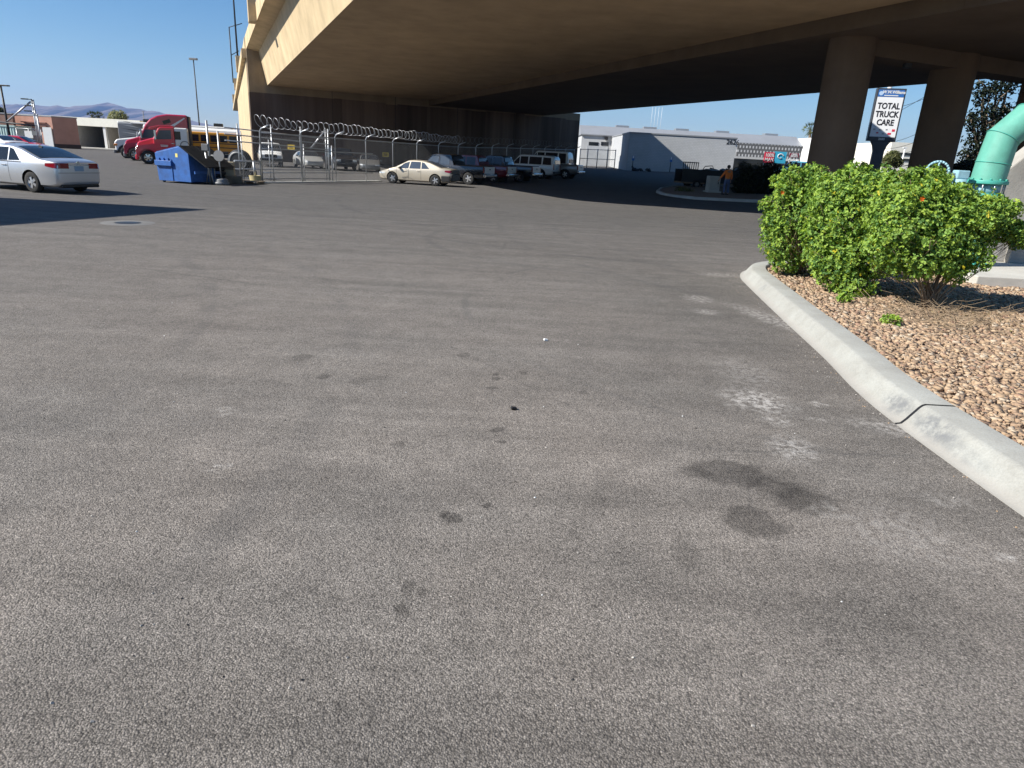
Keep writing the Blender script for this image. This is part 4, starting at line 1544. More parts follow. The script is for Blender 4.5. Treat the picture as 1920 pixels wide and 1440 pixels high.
# white medium truck, only the nose shows
t = thing('flatbed_truck', 'white truck nose with amber lamp left of the crimson semi', 'truck', gpos(300, 64.5), math.atan2(-.34, -.94))
MB().prism([(3.3, .6), (3.34, 1.35), (3.1, 1.6), (1.5, 1.85), (1.5, .7)], -.95, .95).build('hood', M_white, t, bevel=.1, seg=3)
MB().prism([(1.55, .7), (1.55, 1.82), (1.1, 2.55), (.1, 2.6), (.1, .7)], -1.0, 1.0).build('cab', M_white, t, bevel=.07)
MB().box((-2.0, 0, .95), (4.2, 1.9, .22)).build('flat_bed', M_dkmetal, t, bevel=.03)
MB().box((3.36, 0, .55), (.2, 2.1, .3)).build('bumper', M_grey, t, bevel=.05)
MB().box((3.36, 0, 1.05), (.06, 1.1, .45)).build('grille', M_black, t, bevel=.02)
for s in (-1, 1):
    MB().box((3.25, s * .93, 1.12), (.26, .1, .16)).build('turn_signal', M_amber, t, bevel=.02)
    MB().box((3.35, s * .74, 1.15), (.06, .2, .2)).build('headlight', M_clearlens, t, bevel=.02)
    mb = MB()
    mb.bm.faces.new([mb.bm.verts.new((x, s * 1.006, z)) for x, z in ((.3, 1.8), (1.4, 1.76), (1.05, 2.4), (.3, 2.42))])
    mb.build('side_window', M_glass, t)
    MB().box((1.35, s * 1.28, 2.05), (.12, .2, .5)).build('mirror', M_white, t, bevel=.02)
    for ax in (2.45, -3.2):
        wheel(t, (ax, s * .9, .48), .48, .28, s, M_white, 6, .55)
    MB().prism(arc_fender(2.45, .48, .52, .7, R(5), R(175)), s * .7, s * 1.02).build('fender', M_black, t)

M_bus = mat('school_bus_yellow', (.62, .27, .012), .4, coat=.4, var=.06)
t = thing('school_bus', 'yellow school bus with white roof parked behind the red semi trucks', 'bus', gpos(361, 66.5), math.atan2(-.30, -.954))
t.scale = (.88, 1, .97)
MB().box((-.3, 0, 1.75), (9.2, 2.4, 1.9)).build('body', M_bus, t, bevel=.1, seg=3)
MB().prism([(-1.1, 2.66), (-1.05, 2.9), (-.7, 3.08), (.7, 3.08), (1.05, 2.9), (1.1, 2.66)], -4.8, 4.2, axis='x').build('roof', M_white, t, bevel=.03)
MB().box((4.34, 0, 2.2), (.08, 2.1, .85)).build('windscreen', M_glass, t, bevel=.03)
for s in (-1, 1):
    for k in range(9):
        f = MB().box((-4.4 + k * .93, s * 1.205, 2.15), (.74, .03, .62)).build('window', M_glass, t, bevel=.02)
        MB().box((-4.4 + k * .93, s * 1.225, 2.18), (.74, .02, .03)).build('sash_bar', M_black, f)
    for z in (1.72, 1.35, .98):
        MB().box((-.3, s * 1.215, z), (9.0, .03, .08)).build('rub_rail', M_black, t)
    for ax in (3.1, -2.6):
        wheel(t, (ax, s * 1.02, .5), .5, .3, s, M_white, 6, .55)
MB().box((-4.92, 0, .72), (.16, 2.3, .25)).build('bumper', M_black, t, bevel=.03)
MB().box((-4.915, 0, 2.05), (.03, .9, .8)).build('rear_window', M_glass, t, bevel=.02)
MB().box((4.36, 0, .7), (.16, 2.2, .25)).build('bumper', M_black, t, bevel=.03)

M_rvw = mat('motorhome_paint', (.62, .61, .58), .35, coat=.5, var=.05)
M_rvg = mat('motorhome_grey', (.20, .21, .23), .3, coat=.6, var=.05)
t = thing('motorhome', 'long white motorhome with black swoosh graphics behind the school bus', 'motorhome', gpos(341, 72.5), math.atan2(-.28, -.96))
t.scale = (.84, .9, .95)
MB().box((0, 0, 2.0), (12.6, 2.5, 2.9)).build('body', M_rvw, t, bevel=.14, seg=3)
MB().box((6.26, 0, 2.35), (.12, 2.2, 1.3)).build('windscreen', M_glass, t, bevel=.05)
for s in (-1, 1):
    MB().box((4.6, s * 1.255, 2.1), (3.3, .02, 2.2)).build('grey_panel', M_rvg, t, bevel=.02)
    for k in range(6):
        mb = MB()
        z = 1.25 + k * .36
        mb.bm.faces.new([mb.bm.verts.new((x, s * 1.272, zz)) for x, zz in ((3.4, z + .05), (4.6, z + .32), (6.0, z + .42), (4.6, z + .24))])
        mb.build('swoosh', M_black if k % 2 else M_rvw, t)
    for k in range(3):
        mb = MB()
        z = 1.2 + k * .75
        mb.bm.faces.new([mb.bm.verts.new((x, s * 1.258, zz)) for x, zz in ((-6.2, z + .25), (-4.4, z + .35), (-2.6, z), (-4.2, z + .05))])
        mb.build('swoosh', M_black, t)
    MB().box((1.2, s * 1.256, 2.45), (1.8, .02, .7)).build('side_window', M_glass, t, bevel=.03)
    MB().box((0, s * 1.6, 3.28), (9.5, .7, .14)).build('awning_roll', M_rvw, t, bevel=.05)
    for ax in (4.3, -3.2):
        wheel(t, (ax, s * 1.05, .5), .5, .3, s, M_chrome, 6, .55)
for x in (3.2, -4.6):
    MB().box((x, 0, 3.62), (1.0, .9, .34)).build('roof_vent', M_black, t, bevel=.06)

# ------------------------------------------------------------------ dumpster
M_dump = mat('blue_dumpster_paint', (.030, .115, .36), .5, var=.3, scale=4, coat=.1)
a = R(-15)
dx = (zp(355, 343) - zp(298, 341)).length
base = (zp(355, 343) + zp(298, 341)) / 2
yv = Vector((-math.sin(a), math.cos(a), 0))
hl = .88
base = zp(298, 341) + Vector((math.cos(a), math.sin(a), 0)) * hl
t = thing('dumpster', 'blue steel dumpster with black lid thrown open over its back', 'dumpster', tuple(base + yv * .95), a)
sc_ = hl / .62
prof = [(-.60 * sc_, .08), (.62 * sc_, .08), (.60 * sc_, 1.28), (.28 * sc_, 1.58), (-.66 * sc_, 1.26)]
shell = MB()
shell.prism(prof, -.95, .95)
o = shell.build('body', M_dump, t, bevel=.012)
MB().prism([(.24 * sc_, 1.56), (-.62 * sc_, 1.27), (-.62 * sc_, 1.31), (.24 * sc_, 1.60)], -.93, .93).build('lid', M_dump, t)
for s in (-1, 1):
    MB().box((-.05 * sc_, s * .965, .55), (.03, .03, .92)).build('rib', M_dump, t)
    MB().box((-.33 * sc_, s * 1.0, .84), (.62 * sc_, .12, .22)).build('fork_pocket', M_dump, t, bevel=.01)
    mb = MB()
    for x in (-.52, -.35, -.18):
        mb.prism([(x * sc_ - .09, .95), (x * sc_ + .05, .95), (x * sc_ + .05, 1.06)], s * .952, s * 1.0)
    mb.build('gusset', M_dump, t)
    MB().box((.16 * sc_, s * .952, 1.2), (.12, .006, .16)).build('sticker', mat('yellow_sticker', (.75, .65, .2), .5), t)
mb = MB()
for y0, y1 in ((-.94, -.02), (.02, .94)):
        mb.prism([(.28 * sc_, 1.585), (.30 * sc_, 1.63), (1.08 * sc_ + .25, .78), (1.05 * sc_ + .22, .75)], y0, y1)
mb.build('open_lid', mat('lid_black', (.006, .006, .006), .7, spec=.2), t, bevel=.01)
MB().box((.72 * sc_, 0, .5), (.06, 1.7, .12)).build('rear_rail', M_dump, t)
for s in (-.8, .8):
    for x in (-.5, .5):
        MB().cyl((x * sc_, s - .03, .07), (x * sc_, s + .03, .07), .07, n=12).build('caster', M_black, t)

# ------------------------------------------------------------------ chain link fence with razor wire
F0 = Vector((-13.2, 35.2, 0))
FD = Vector((.405, .9143, 0)).normalized()
FN = Vector((FD.y, -FD.x, 0))       # outward, towards the lot
fence = thing('chain_link_fence', 'galvanised chain link fence with razor wire running under the overpass', 'fence', tuple(F0))
FL = 46.0
M_wire = mat('fence_wire', (.34, .35, .36), .5, metal=.5)


def fpt(s, z=0):
    p = F0 + FD * s
    return Vector((p.x, p.y, gz(p.x, p.y) + z))


npost = 17
for i in range(npost):
    s = FL * i / (npost - 1)
    b0 = fpt(s, -.05)
    hgt = 2.45
    MB().tube([b0, fpt(s, hgt), fpt(s, hgt + .14) + FN * .10, fpt(s, hgt + .32) + FN * .62], .036, 8).build('post', M_galv, fence, world=True)
mb = MB()
mb.tube([fpt(s, 2.4) for s in np.linspace(0, FL, 24)], .028, 6)
mb.build('top_rail', M_galv, fence, world=True)
for z in (.5, 1.65):
    MB().tube([fpt(s, z) for s in np.linspace(0, 9.3, 6)], .026, 6).build('mid_rail', M_galv, fence, world=True)
mb = MB()


def diamond(mb, P, length, z0, z1, pitch, r):
    """chain link: two families of diagonal wires as thin ribbons; P(s,z) gives the point"""
    hh = z1 - z0
    n = int((length + hh) / pitch)
    for fam in (1, -1):
        for i in range(n + 1):
            s0 = i * pitch - (hh if fam > 0 else 0)
            a0, b0_ = (s0, z0), (s0 + hh, z1)
            if fam < 0:
                a0, b0_ = (s0, z1), (s0 + hh, z0)
                a0, b0_ = (i * pitch, z0), (i * pitch - hh, z1)
            (sa, za), (sb, zb) = a0, b0_
            def cl(sv, oth_s, zv, oth_z):
                if sv < 0:
                    return 0, zv + (oth_z - zv) * (0 - sv) / (oth_s - sv)
                if sv > length:
                    return length, zv + (oth_z - zv) * (length - sv) / (oth_s - sv)
                return sv, zv
            if max(sa, sb) <= 0 or min(sa, sb) >= length:
                continue
            s1, zz1 = cl(sa, sb, za, zb)
            s2, zz2 = cl(sb, sa, zb, za)
            p, q = P(s1, zz1), P(s2, zz2)
            mb.tube([p, q], r, 3, caps=False)


diamond(mb, fpt, FL, .06, 2.38, .16, .0026)
mb.build('chain_link_mesh', M_wire, fence, world=True, recalc=False)
# razor coil
M_razor = mat('razor_wire', (.55, .56, .57), .4, metal=.5)
mb = MB()
pts = []
turns = int(20.5 / .42)
for i in range(turns * 16 + 1):
    a = 2 * PI * i / 16
    s = -.6 + .42 * i / 16
    wob = .03 * math.sin(i * .37) + .03 * math.sin(i * .11)
    rr = .26 + wob * .5
    c = fpt(s, 2.88 + wob) + FN * .42
    pts.append(c + FN * math.cos(a) * rr + Vector((0, 0, 1)) * math.sin(a) * rr - FD * .10 * math.sin(a))
mb.tube(pts, .009, 4)
mb.build('razor_wire', M_razor, fence, world=True)
mb = MB()
pts = []
for i in range(int(26 / .7) * 12 + 1):
    a = 2 * PI * i / 12
    s = 20 + .7 * i / 12
    c = fpt(s, 2.9) + FN * .42
    pts.append(c + FN * math.cos(a) * .26 + Vector((0, 0, 1)) * math.sin(a) * .26)
mb.tube(pts, .006, 3)
mb.build('razor_wire', M_wire, fence, world=True)
for s_ in (6.3, 24.6):
    q = fpt(s_, 1.9)
    pass
M_ysign = mat('yellow_warning_sign', (.62, .42, .03), .5)
for k, (px, py, Y) in enumerate(((546, 276, 62.8), (723, 290, 68.2))):
    p = at(px, py, Y)
    o = MB().box(p, (.62, .03, .42)).build('warning_sign', M_ysign, None)
    tag(o, ('yellow warning sign on the fence above the dusty white sedan' if k == 0 else 'yellow warning sign on the fence above the champagne sedan hood'), 'sign', 'yellow signs on the fence')
    o2 = MB().box(p + Vector((0, -.02, .06)), (.4, .012, .06)).box(p + Vector((0, -.02, -.06)), (.34, .012, .05)).build('sign_marks', M_black, o)

# sliding gate and tall posts at its left end
gate = thing('slide_gate', 'sliding chain link gate with diagonal brace and tall posts, beside the dumpster', 'gate', tuple(zp(512, 342)))


def gp(px, py, z=0):
    return zp(px, py, z)


def vpost(px0, py0, pytop, r, name='gate_post', parent=gate, m=M_galv):
    b0 = gp(px0, py0)
    zt = at(px0, pytop, b0.y).z
    return MB().cyl(b0, Vector((b0.x, b0.y, zt)), r, n=8).build(name, m, parent, world=True)


for px, py, pt, r in ((452, 341, 232, .035), (458, 341, 246, .028), (514, 341, 234, .04), (508, 340, 262, .026), (568, 341, 238, .045), (572, 340, 270, .03), (618, 340, 242, .05), (624, 340, 273, .035), (613, 339, 240, .028), (397, 345, 226, .05), (416, 344, 246, .045)):
    vpost(px, py, pt, r)
B0, B1 = gp(452, 341), gp(620, 340)


def along(u, z):
    p = B0.lerp(B1, u)
    return Vector((p.x, p.y, z))


for z0, z1 in ((2.55, 2.32), (1.95, 1.75), (.62, .62), (.18, .14), (2.25, 2.05)):
    MB().tube([along(-.12, z0), along(1, z1)], .028, 6).build('rail', M_galv, gate, world=True)
p0, p1 = at(582, 279, B1.y - .6), at(608, 247, B1.y - .6)
MB().tube([p0, p1], .05, 8).build('brace', M_galv, gate, world=True)
mb = MB()
Lg = (B1 - B0).length
diamond(mb, lambda s, z: along(s / Lg, z), Lg, .16, 2.3, .17, .0026)
mb.build('chain_link_mesh', M_wire, gate, world=True, recalc=False)
MB().tube([along(-.05, 1.0), along(.2, 1.0), along(.2, .05)], .05, 8).build('crossbar', M_galv, gate, world=True)

# ------------------------------------------------------------------ clutter beside the dumpster
def item(name, label, cat, px, py, group=None):
    g = gp(px, py)
    return thing(name, label, cat, tuple(g), 0, group), g


t, g = item('sign_stand', 'round grey sign disc on a pole in a weighted tyre base', 'sign stand', 416, 347)
MB().cyl(g + Vector((0, 0, .3)), g + Vector((-.05, 0, 1.5)), .03, n=8).build('pole', M_galv, t, world=True)
MB().cyl(g + Vector((.0, -.05, 1.27)), g + Vector((.0, -.08, 1.27)), .24, n=28).build('sign_disc', mat('bare_sign_back', (.25, .25, .25), .5), t, world=True)
MB().lathe([(.02, .3), (.2, .3), (.3, .22), (.27, .17), (.34, .12), (.33, .02), (.02, .01)], 24, g).build('base', M_grey, t, world=True, smooth=True)
t, g = item('sign_stand', 'square grey box on a leaning pole with tripod foot next to the dumpster', 'sign stand', 396, 346)
MB().cyl(g, g + Vector((-.15, 0, 1.55)), .045, n=8).build('pole', M_galv, t, world=True)
MB().box(g + Vector((-.1, -.06, 1.6)), (.3, .12, .3)).build('box', mat('grey_box', (.16, .165, .17), .5), t, world=True, bevel=.02)
MB().tube([g + Vector((-.02, 0, .9)), g + Vector((-.25, .1, .02))], .025, 6).tube([g + Vector((-.02, 0, .9)), g + Vector((.2, -.15, .02))], .025, 6).build('leg', M_galv, t, world=True)
t, g = item('hose_reel', 'coil of grey hose hung low between two poles beside the dumpster', 'hose', 402, 345)
MB().lathe([(.2, -.05), (.28, -.06), (.3, 0), (.28, .06), (.2, .05)], 24, g + Vector((0, .1, 1.0)), 'y').lathe([(.05, -.05), (.12, -.06), (.14, 0), (.12, .06), (.05, .05)], 18, g + Vector((0, .1, 1.0)), 'y').build('hose', M_grey, t, world=True, smooth=True)
MB().tube([g + Vector((0, .12, 0)), g + Vector((0, .12, 1.0))], .03, 6).build('post', M_galv, t, world=True)
for i in range(4):
    t, g = item('car_tyre', ('lowest', 'second', 'third', 'topmost')[i] + ' tyre of the stack of worn tyres by the sign poles', 'tyre', 407, 344, 'stack of worn tyres')
    MB().lathe([(.17, .02), (.27, .0), (.31, .05), (.31, .13), (.27, .18), (.17, .16)], 24, g + Vector((.02 * (-1) ** i, .25, .19 * i))).build('tyre', M_rubber, t, world=True, smooth=True)
M_card = mat('beige_crate', (.38, .32, .22), .8, var=.25)
for i, (px, py, Y, d, lab) in enumerate(((428, 338, 33.5, (.62, .6, .9), 'tall beige wooden box standing among clutter by the fence'), (436, 343, 33.3, (.9, .5, .28), 'low brown crate lying in front of the tall beige box'))):
    g = gxy(px, Y, py)
    t = thing('crate', lab, 'crate', tuple(g), .3)
    MB().box((0, 0, d[2] / 2 + .08), d).build('box', M_card if i == 0 else M_wood, t, bevel=.015)
    for zz in (.75, .3):
        MB().box((0, -d[1] / 2 - .015, d[2] * zz), (d[0], .03, .08)).build('slat', M_wood, t)
    MB().box((0, 0, .04), (d[0] * .9, d[1] * .9, .08)).build('skid', M_wood, t)
t, g = item('bucket', 'yellowish bucket with concrete-set pole beside the slide gate', 'bucket', 479, 343)
MB().lathe([(.02, .0), (.24, 0), (.29, .36), (.26, .36), (.24, .3), (.02, .3)], 20, g).build('pail', mat('dirty_yellow_plastic', (.45, .38, .2), .6), t, world=True, smooth=True, sharp=40)
MB().cyl(g + Vector((0, 0, .3)), g + Vector((-.02, 0, 1.02)), .06, n=8).build('pole', M_galv, t, world=True)
t, g = item('pallet', 'weathered wooden pallet lying under the slide gate end', 'pallet', 462, 345)
for k in range(5):
    MB().box(g + Vector((0, -.1 + k * .2, .13)), (1.3, .12, .03)).build('board', M_wood, t, world=True)
for k in range(3):
    MB().box(g + Vector((-.55 + k * .55, .3, .06)), (.1, .95, .11)).build('bearer', M_wood, t, world=True)
t, g = item('engine_part', 'round dark machine housing on the ground behind the clutter', 'machine', 440, 335)
MB().lathe([(.02, -.3), (.5, -.3), (.62, -.15), (.62, .15), (.5, .3), (.02, .3)], 24, g + Vector((0, .9, .9)), 'y').box(g + Vector((0, .9, .2)), (1.5, .8, .4)).build('housing', M_dkmetal, t, world=True, smooth=True, sharp=35)
MB().lathe([(.42, -.32), (.5, -.34), (.5, -.3)], 24, g + Vector((0, .9, .9)), 'y').build('rim', M_grey, t, world=True)

# concrete kerb strip under the fence
struct(MB().box((0, 0, 0), (.35, 12, .06)).build('fence_footing', M_conc))
o = col.objects['fence_footing']
o.matrix_basis = Matrix.Translation(fpt(4, .02)) @ Matrix.Rotation(math.atan2(-FD.x, FD.y), 4, 'Z')


def gsurf(px, py):
    z = 0.0
    for _ in range(25):
        p = zp(px, py, z)
        z = .5 * z + .5 * gz(p.x, p.y)
    p = zp(px, py, z)
    return Vector((p.x, p.y, gz(p.x, p.y)))


# ------------------------------------------------------------------ white buildings beyond the overpass
def block_wall(name, c1, c2, bw, bh, mortar=.012, dark=None):
    mt, nt, b = new_mat(name)
    g = N(nt, 'ShaderNodeNewGeometry').outputs['Position']
    s = N(nt, 'ShaderNodeSeparateXYZ')
    L(nt, g, s.inputs[0])
    cb = N(nt, 'ShaderNodeCombineXYZ')
    L(nt, mth(nt, 'ADD', s.outputs[0], s.outputs[1]), cb.inputs[0])
    L(nt, s.outputs[2], cb.inputs[1])
    br = N(nt, 'ShaderNodeTexBrick', i_Scale=1.0)
    br.inputs['Brick Width'].default_value = bw
    br.inputs['Row Height'].default_value = bh
    br.inputs['Mortar Size'].default_value = mortar
    br.inputs['Color1'].default_value = (*c1, 1)
    br.inputs['Color2'].default_value = (*c2, 1)
    br.inputs['Mortar'].default_value = (*(dark or tuple(x * .7 for x in c1)), 1)
    L(nt, cb.outputs[0], br.inputs[0])
    c = mixc(nt, 1, br.outputs[0], ramp(nt, noise(nt, g, .6, 5, .6), [(.3, .88), (.7, 1.04)]), 'MULTIPLY')
    L(nt, c, b.inputs['Base Color'])
    b.inputs['Roughness'].default_value = .85
    bumpn(nt, b, br.outputs['Fac'], .3, -.02)
    return mt


M_wblock = block_wall('white_block_wall', (.47, .48, .49), (.44, .455, .465), .4, .2)
M_breeze = block_wall('screen_block', (.62, .62, .61), (.5, .5, .5), .5, .62, .15, (.12, .12, .12))
M_wwall = mat('white_stucco', (.50, .51, .515), .85, var=.08, scale=.5, streak=.1)
M_roofg = mat('grey_metal_roof', (.30, .31, .325), .5, metal=.2, var=.1, scale=.4)
Yb = 95.0
pa, pb = at(1181, 249, Yb), at(1382, 261, Yb)
zt = (pa.z + pb.z) / 2
t = thing('block_building', 'low white painted block building numbered 2626 in the overpass shadow', 'building', (pa.x, Yb, gz(pa.x, Yb)))
MB().prism([(pa.x, Yb), (pb.x, Yb), (pb.x, Yb + 19), (pa.x, Yb + 19)], -1, zt, axis='z').build('wall', M_wblock, t, world=True)
MB().prism([(pa.x - .08, Yb - .08), (pb.x + .08, Yb - .08), (pb.x + .08, Yb + 19), (pa.x - .08, Yb + 19)], zt + .002, zt + .16, axis='z').build('parapet_cap', M_roofg, t, world=True)
q = at(1374, 267, Yb)
text('2626', .86, (q.x, Yb - .03, q.z), 0, M_black, 'house_number', t, bold=.012)
Y2 = 114.0
pl, pr = at(1093, 232, Y2), at(1506, 256, Y2)
t = thing('warehouse_building', 'long white warehouse with grey roof edge behind the low block building', 'building', (pl.x, Y2, gz(pl.x, Y2)))
zt2 = (pl.z + pr.z) / 2
MB().prism([(pl.x, Y2), (pr.x, Y2), (pr.x, Y2 + 30), (pl.x, Y2 + 30)], -1, zt2 - 1.6, axis='z').build('wall', M_wwall, t, world=True)
MB().prism([(Y2 - .25, zt2 - 1.6), (Y2 - .25, zt2 - 1.45), (Y2 + 3.5, zt2), (Y2 + 30, zt2), (Y2 + 30, zt2 - 1.6)], pl.x - .2, pr.x + .2, axis='x').build('roof', M_roofg, t, world=True)
pe = at(1524, 257, Y2 - 2)
MB().prism([(pr.x + .22, Y2 - 3), (pe.x, Y2 - 3), (pe.x, Y2 + 30), (pr.x + .22, Y2 + 30)], -1, zt2 - .3, axis='z').build('end_wall', mat('sun_toned_stucco', (.82, .82, .80), .8, var=.04), t, world=True)  # end wall lighter than the other walls, strong sun put into its colour
ps0, ps1 = at(1384, 267, Y2 - 4), at(1503, 275, Y2 - 4)
zs1 = (ps0.z + ps1.z) / 2
zs0 = at(1440, 296, Y2 - 4).z
MB().box(((ps0.x + ps1.x) / 2, Y2 - 4, (zs0 + zs1) / 2), (ps1.x - ps0.x, .3, zs1 - zs0)).build('block_screen', M_breeze, t, world=True)
MB().box(((ps0.x + ps1.x) / 2, Y2 - .1, 2.0), (ps1.x - ps0.x, .2, 3.2)).build('window', M_glass, t, world=True)
for px in (1166, 1218, 1278, 1354, 1446):
    q = at(px, 240, Y2 + 6)
    MB().box((q.x, Y2 + 6, zt2 + .2), (2.2, 1.4, .4)).build('roof_vent', M_galv, t, world=True, bevel=.05)
for k in range(4):
    q = at(1220 + k * 6, 236, Y2 + 12)
    MB().cyl((q.x, Y2 + 12, zt2), (q.x, Y2 + 12, zt2 + 4), .02, n=6).build('roof_mast', M_white, t, world=True)
for (a_, b_) in ((1104, 1122), (1127, 1141)):
    u0, u1 = at(a_, 268, Y2), at(b_, 269, Y2)
    MB().box(((u0.x + u1.x) / 2, Y2 - .03, u0.z - .1), (u1.x - u0.x, .08, .55)).build('high_window', M_glass, t, world=True)
u0, u1 = at(1100, 275, Y2), at(1140, 275, Y2)
MB().box(((u0.x + u1.x) / 2, Y2 - .04, 2.7), (u1.x - u0.x, .1, 3.2)).build('roller_door', mat('door_grey', (.42, .44, .46), .5), t, world=True)
q = at(1137, 259, Y2 - .3)
MB().box(q, (.5, .5, .5)).build('wall_lamp', M_black, t, world=True, bevel=.05)
# yard gate and small posts in front of the white buildings
g0_, g1_ = gxy(1086, 98), gxy(1152, 96)
t = thing('yard_gate', 'grey pipe and mesh yard gate in front of the white warehouse', 'gate', tuple(g0_))
mb = MB()
for u in (0, .22, .5, .78, 1):
    p = g0_.lerp(g1_, u)
    MB().cyl(p, p + Vector((0, 0, 2.6)), .06, n=6).build('post', M_galv, t, world=True)
for z in (.2, 1.3, 2.5):
    MB().cyl(g0_ + Vector((0, 0, z)), g1_ + Vector((0, 0, z)), .04, n=6).build('rail', M_galv, t, world=True)
diamond(mb, lambda s, z: g0_ + (g1_ - g0_) * (s / (g1_ - g0_).length) + Vector((0, 0, z)), (g1_ - g0_).length, .2, 2.5, .3, .006)
mb.build('chain_link_mesh', M_wire, t, world=True, recalc=False)
M_bsign = mat('blue_sign', (.05, .15, .42), .4)
for px, lab in ((1186, 'blue parking sign post near the corner of the low white building'), (1257, 'blue parking sign post against the middle of the low white wall')):
    g = gxy(px, Yb - 1.2)
    t = thing('parking_sign', lab, 'sign', tuple(g), 0, 'parking signs by the low white wall')
    MB().cyl((0, 0, -.4), (0, 0, 1.9), .05, n=6).build('post', M_dkmetal, t)
    MB().box((0, -.06, 1.6), (.34, .03, .6)).build('sign_panel', M_bsign, t, bevel=.02)
    MB().box((0, -.08, 1.75), (.2, .01, .3)).build('sign_mark', M_white, t)
g = gxy(1204, Yb - 2)
t = thing('rubbish_heap', 'small dark heap of rubbish at the foot of the low white wall', 'rubbish', tuple(g))
mb = MB()
rr_ = random.Random(4)
for k in range(14):
    mb.box((rr_.uniform(-1.2, 1.2), rr_.uniform(-.4, .4), rr_.uniform(.05, .3)), (rr_.uniform(.2, .6),) * 2 + (rr_.uniform(.1, .35),), rot=(rr_.random(), rr_.random(), rr_.random()))
mb.build('rubbish', M_dkmetal, t)


def banner(name, lab, px0, px1, py0, py1, Y, m, lines=(), fc=None):
    a_, b_ = at(px0, py0, Y), at(px1, py1, Y)
    g = gz((a_.x + b_.x) / 2, Y)
    t = thing(name, lab, 'sign', ((a_.x + b_.x) / 2, Y, g))
    wd, ht = b_.x - a_.x, a_.z - b_.z
    MB().box(((a_.x + b_.x) / 2, Y, (a_.z + b_.z) / 2), (wd, .06, ht)).build('panel', m, t, world=True, bevel=.015)
    for x in (a_.x + .08, b_.x - .08):
        MB().cyl((x, Y + .06, g - .3), (x, Y + .06, a_.z), .04, n=6).build('post', M_galv, t, world=True)
    for i, (tx_, sz, zz) in enumerate(lines):
        text(tx_, sz, ((a_.x + b_.x) / 2, Y - .04, b_.z + ht * zz), 0, fc or M_white, 'lettering', t, bold=.012, sx=.9)
    return t, (a_, b_)


M_redsign = mat('red_sign', (.62, .03, .07), .5)
M_cyan = mat('cyan_sign', (.05, .42, .62), .5)
banner('banner_sign', 'red banner sign with white lettering 100% MAX behind the dark shrubs', 1434, 1451, 285, 306, 80, M_redsign, (('100%', .52, .72), ('MAX', .52, .30)))
t, (a_, b_) = banner('banner_sign', 'cyan banner sign with white swirl next to the red banner', 1453, 1472, 284, 307, 80, M_cyan)
cx_, cz_ = (a_.x + b_.x) / 2, (a_.z + b_.z) / 2
MB().tube([(cx_ + math.cos(k * .42) * .36 * (1 - k * .03), 79.95, cz_ + .12 + math.sin(k * .42) * .3 * (1 - k * .03)) for k in range(14)], .05, 5).build('swirl', M_white, t, world=True)
banner('banner_sign', 'small maroon notice board with pale writing right of the cyan banner', 1481, 1497, 287, 296, 86, mat('maroon_sign', (.22, .02, .04), .5), (('OPEN', .3, .68), ('SERVICE', .26, .3)))
g = gxy(1492, 83)
t = thing('van', 'light blue van with dark windows by the banner signs', 'van', tuple(g), math.atan2(.1, -1))
suv(t, mat('light_blue_paint', (.12, .38, .50), .3, coat=.8), Lh=4.6, H=2.0)

# ------------------------------------------------------------------ pylon sign
Ys = 62.0
TL, TR, BL, BR = at(1648, 166, Ys), at(1699, 165, Ys), at(1627, 264, Ys), at(1677, 266, Ys)
cx_ = (TL.x + TR.x + BL.x + BR.x) / 4
wd = (TR.x - TL.x + BR.x - BL.x) / 2
z1, z0 = (TL.z + TR.z) / 2, (BL.z + BR.z) / 2
gs = gz(cx_, Ys)
t = thing('pylon_sign', 'tall pylon sign reading TOTAL TRUCK CARE on a dark pole', 'sign', (cx_, Ys, gs))
M_sgrey = mat('sign_frame_grey', (.06, .065, .075), .45, metal=.3)
MB().box((cx_, Ys + .25, (z0 + z1) / 2), (wd, .5, z1 - z0)).build('cabinet', M_sgrey, t, world=True, bevel=.03)
hh = z1 - z0
zb_ = z0 + hh * .085
ztp = z1 - hh * .03
zbl = z1 - hh * .165
M_face = mat('sign_face_white', (.80, .81, .82), .35, var=.03)
MB().box((cx_, Ys - .006, (zb_ + zbl) / 2), (wd * .89, .03, zbl - zb_)).build('sign_face', M_face, t, world=True)
MB().box((cx_, Ys - .006, (zbl + ztp) / 2 + .01), (wd * .89, .03, ztp - zbl - .02)).build('sign_header', mat('sign_header_blue', (.03, .14, .42), .4, var=.03), t, world=True)
for k, tx_ in enumerate(('TOTAL', 'TRUCK', 'CARE')):
    text(tx_, .66, (cx_, Ys - .03, zbl - hh * (.17 + .155 * k)), 0, mat('sign_black', (.015, .015, .02), .5), 'lettering', t, bold=.02, sx=.84)
text('W.W.Williams', .34, (cx_ + .2, Ys - .03, (zbl + ztp) / 2 + .1), 0, M_white, 'lettering', t, bold=.01, sx=.86)
MB().box((cx_ + .02, Ys - .025, (zbl + ztp) / 2 - .16), (1.1, .01, .07)).build('tagline_bar', M_white, t, world=True)
MB().cyl((cx_ - wd * .345, Ys - .03, (zbl + ztp) / 2), (cx_ - wd * .345, Ys - .018, (zbl + ztp) / 2), .17, n=20).build('logo', mat('logo_pale_blue', (.45, .6, .8), .4), t, world=True)
text('2680', .26, (cx_ - .02, Ys - .02, z0 + hh * .042), 0, M_white, 'lettering', t, bold=.006)
for k, (u, v, m_, s_) in enumerate(((.34, .13, M_redsign, .12), (.22, .065, M_redsign, .14), (-.2, .075, M_redsign, .09), (-.33, .14, M_galv, .1), (-.12, .135, M_galv, .1), (.1, .14, M_galv, .08), (.0, .06, M_galv, .09))):
    MB().box((cx_ + wd * u, Ys - .026, zb_ + hh * v), (s_ * 2, .012, s_ * (1.6 if k == 0 else 1.1))).build('partner_logo', m_, t, world=True, bevel=.02)
pw = wd * .19
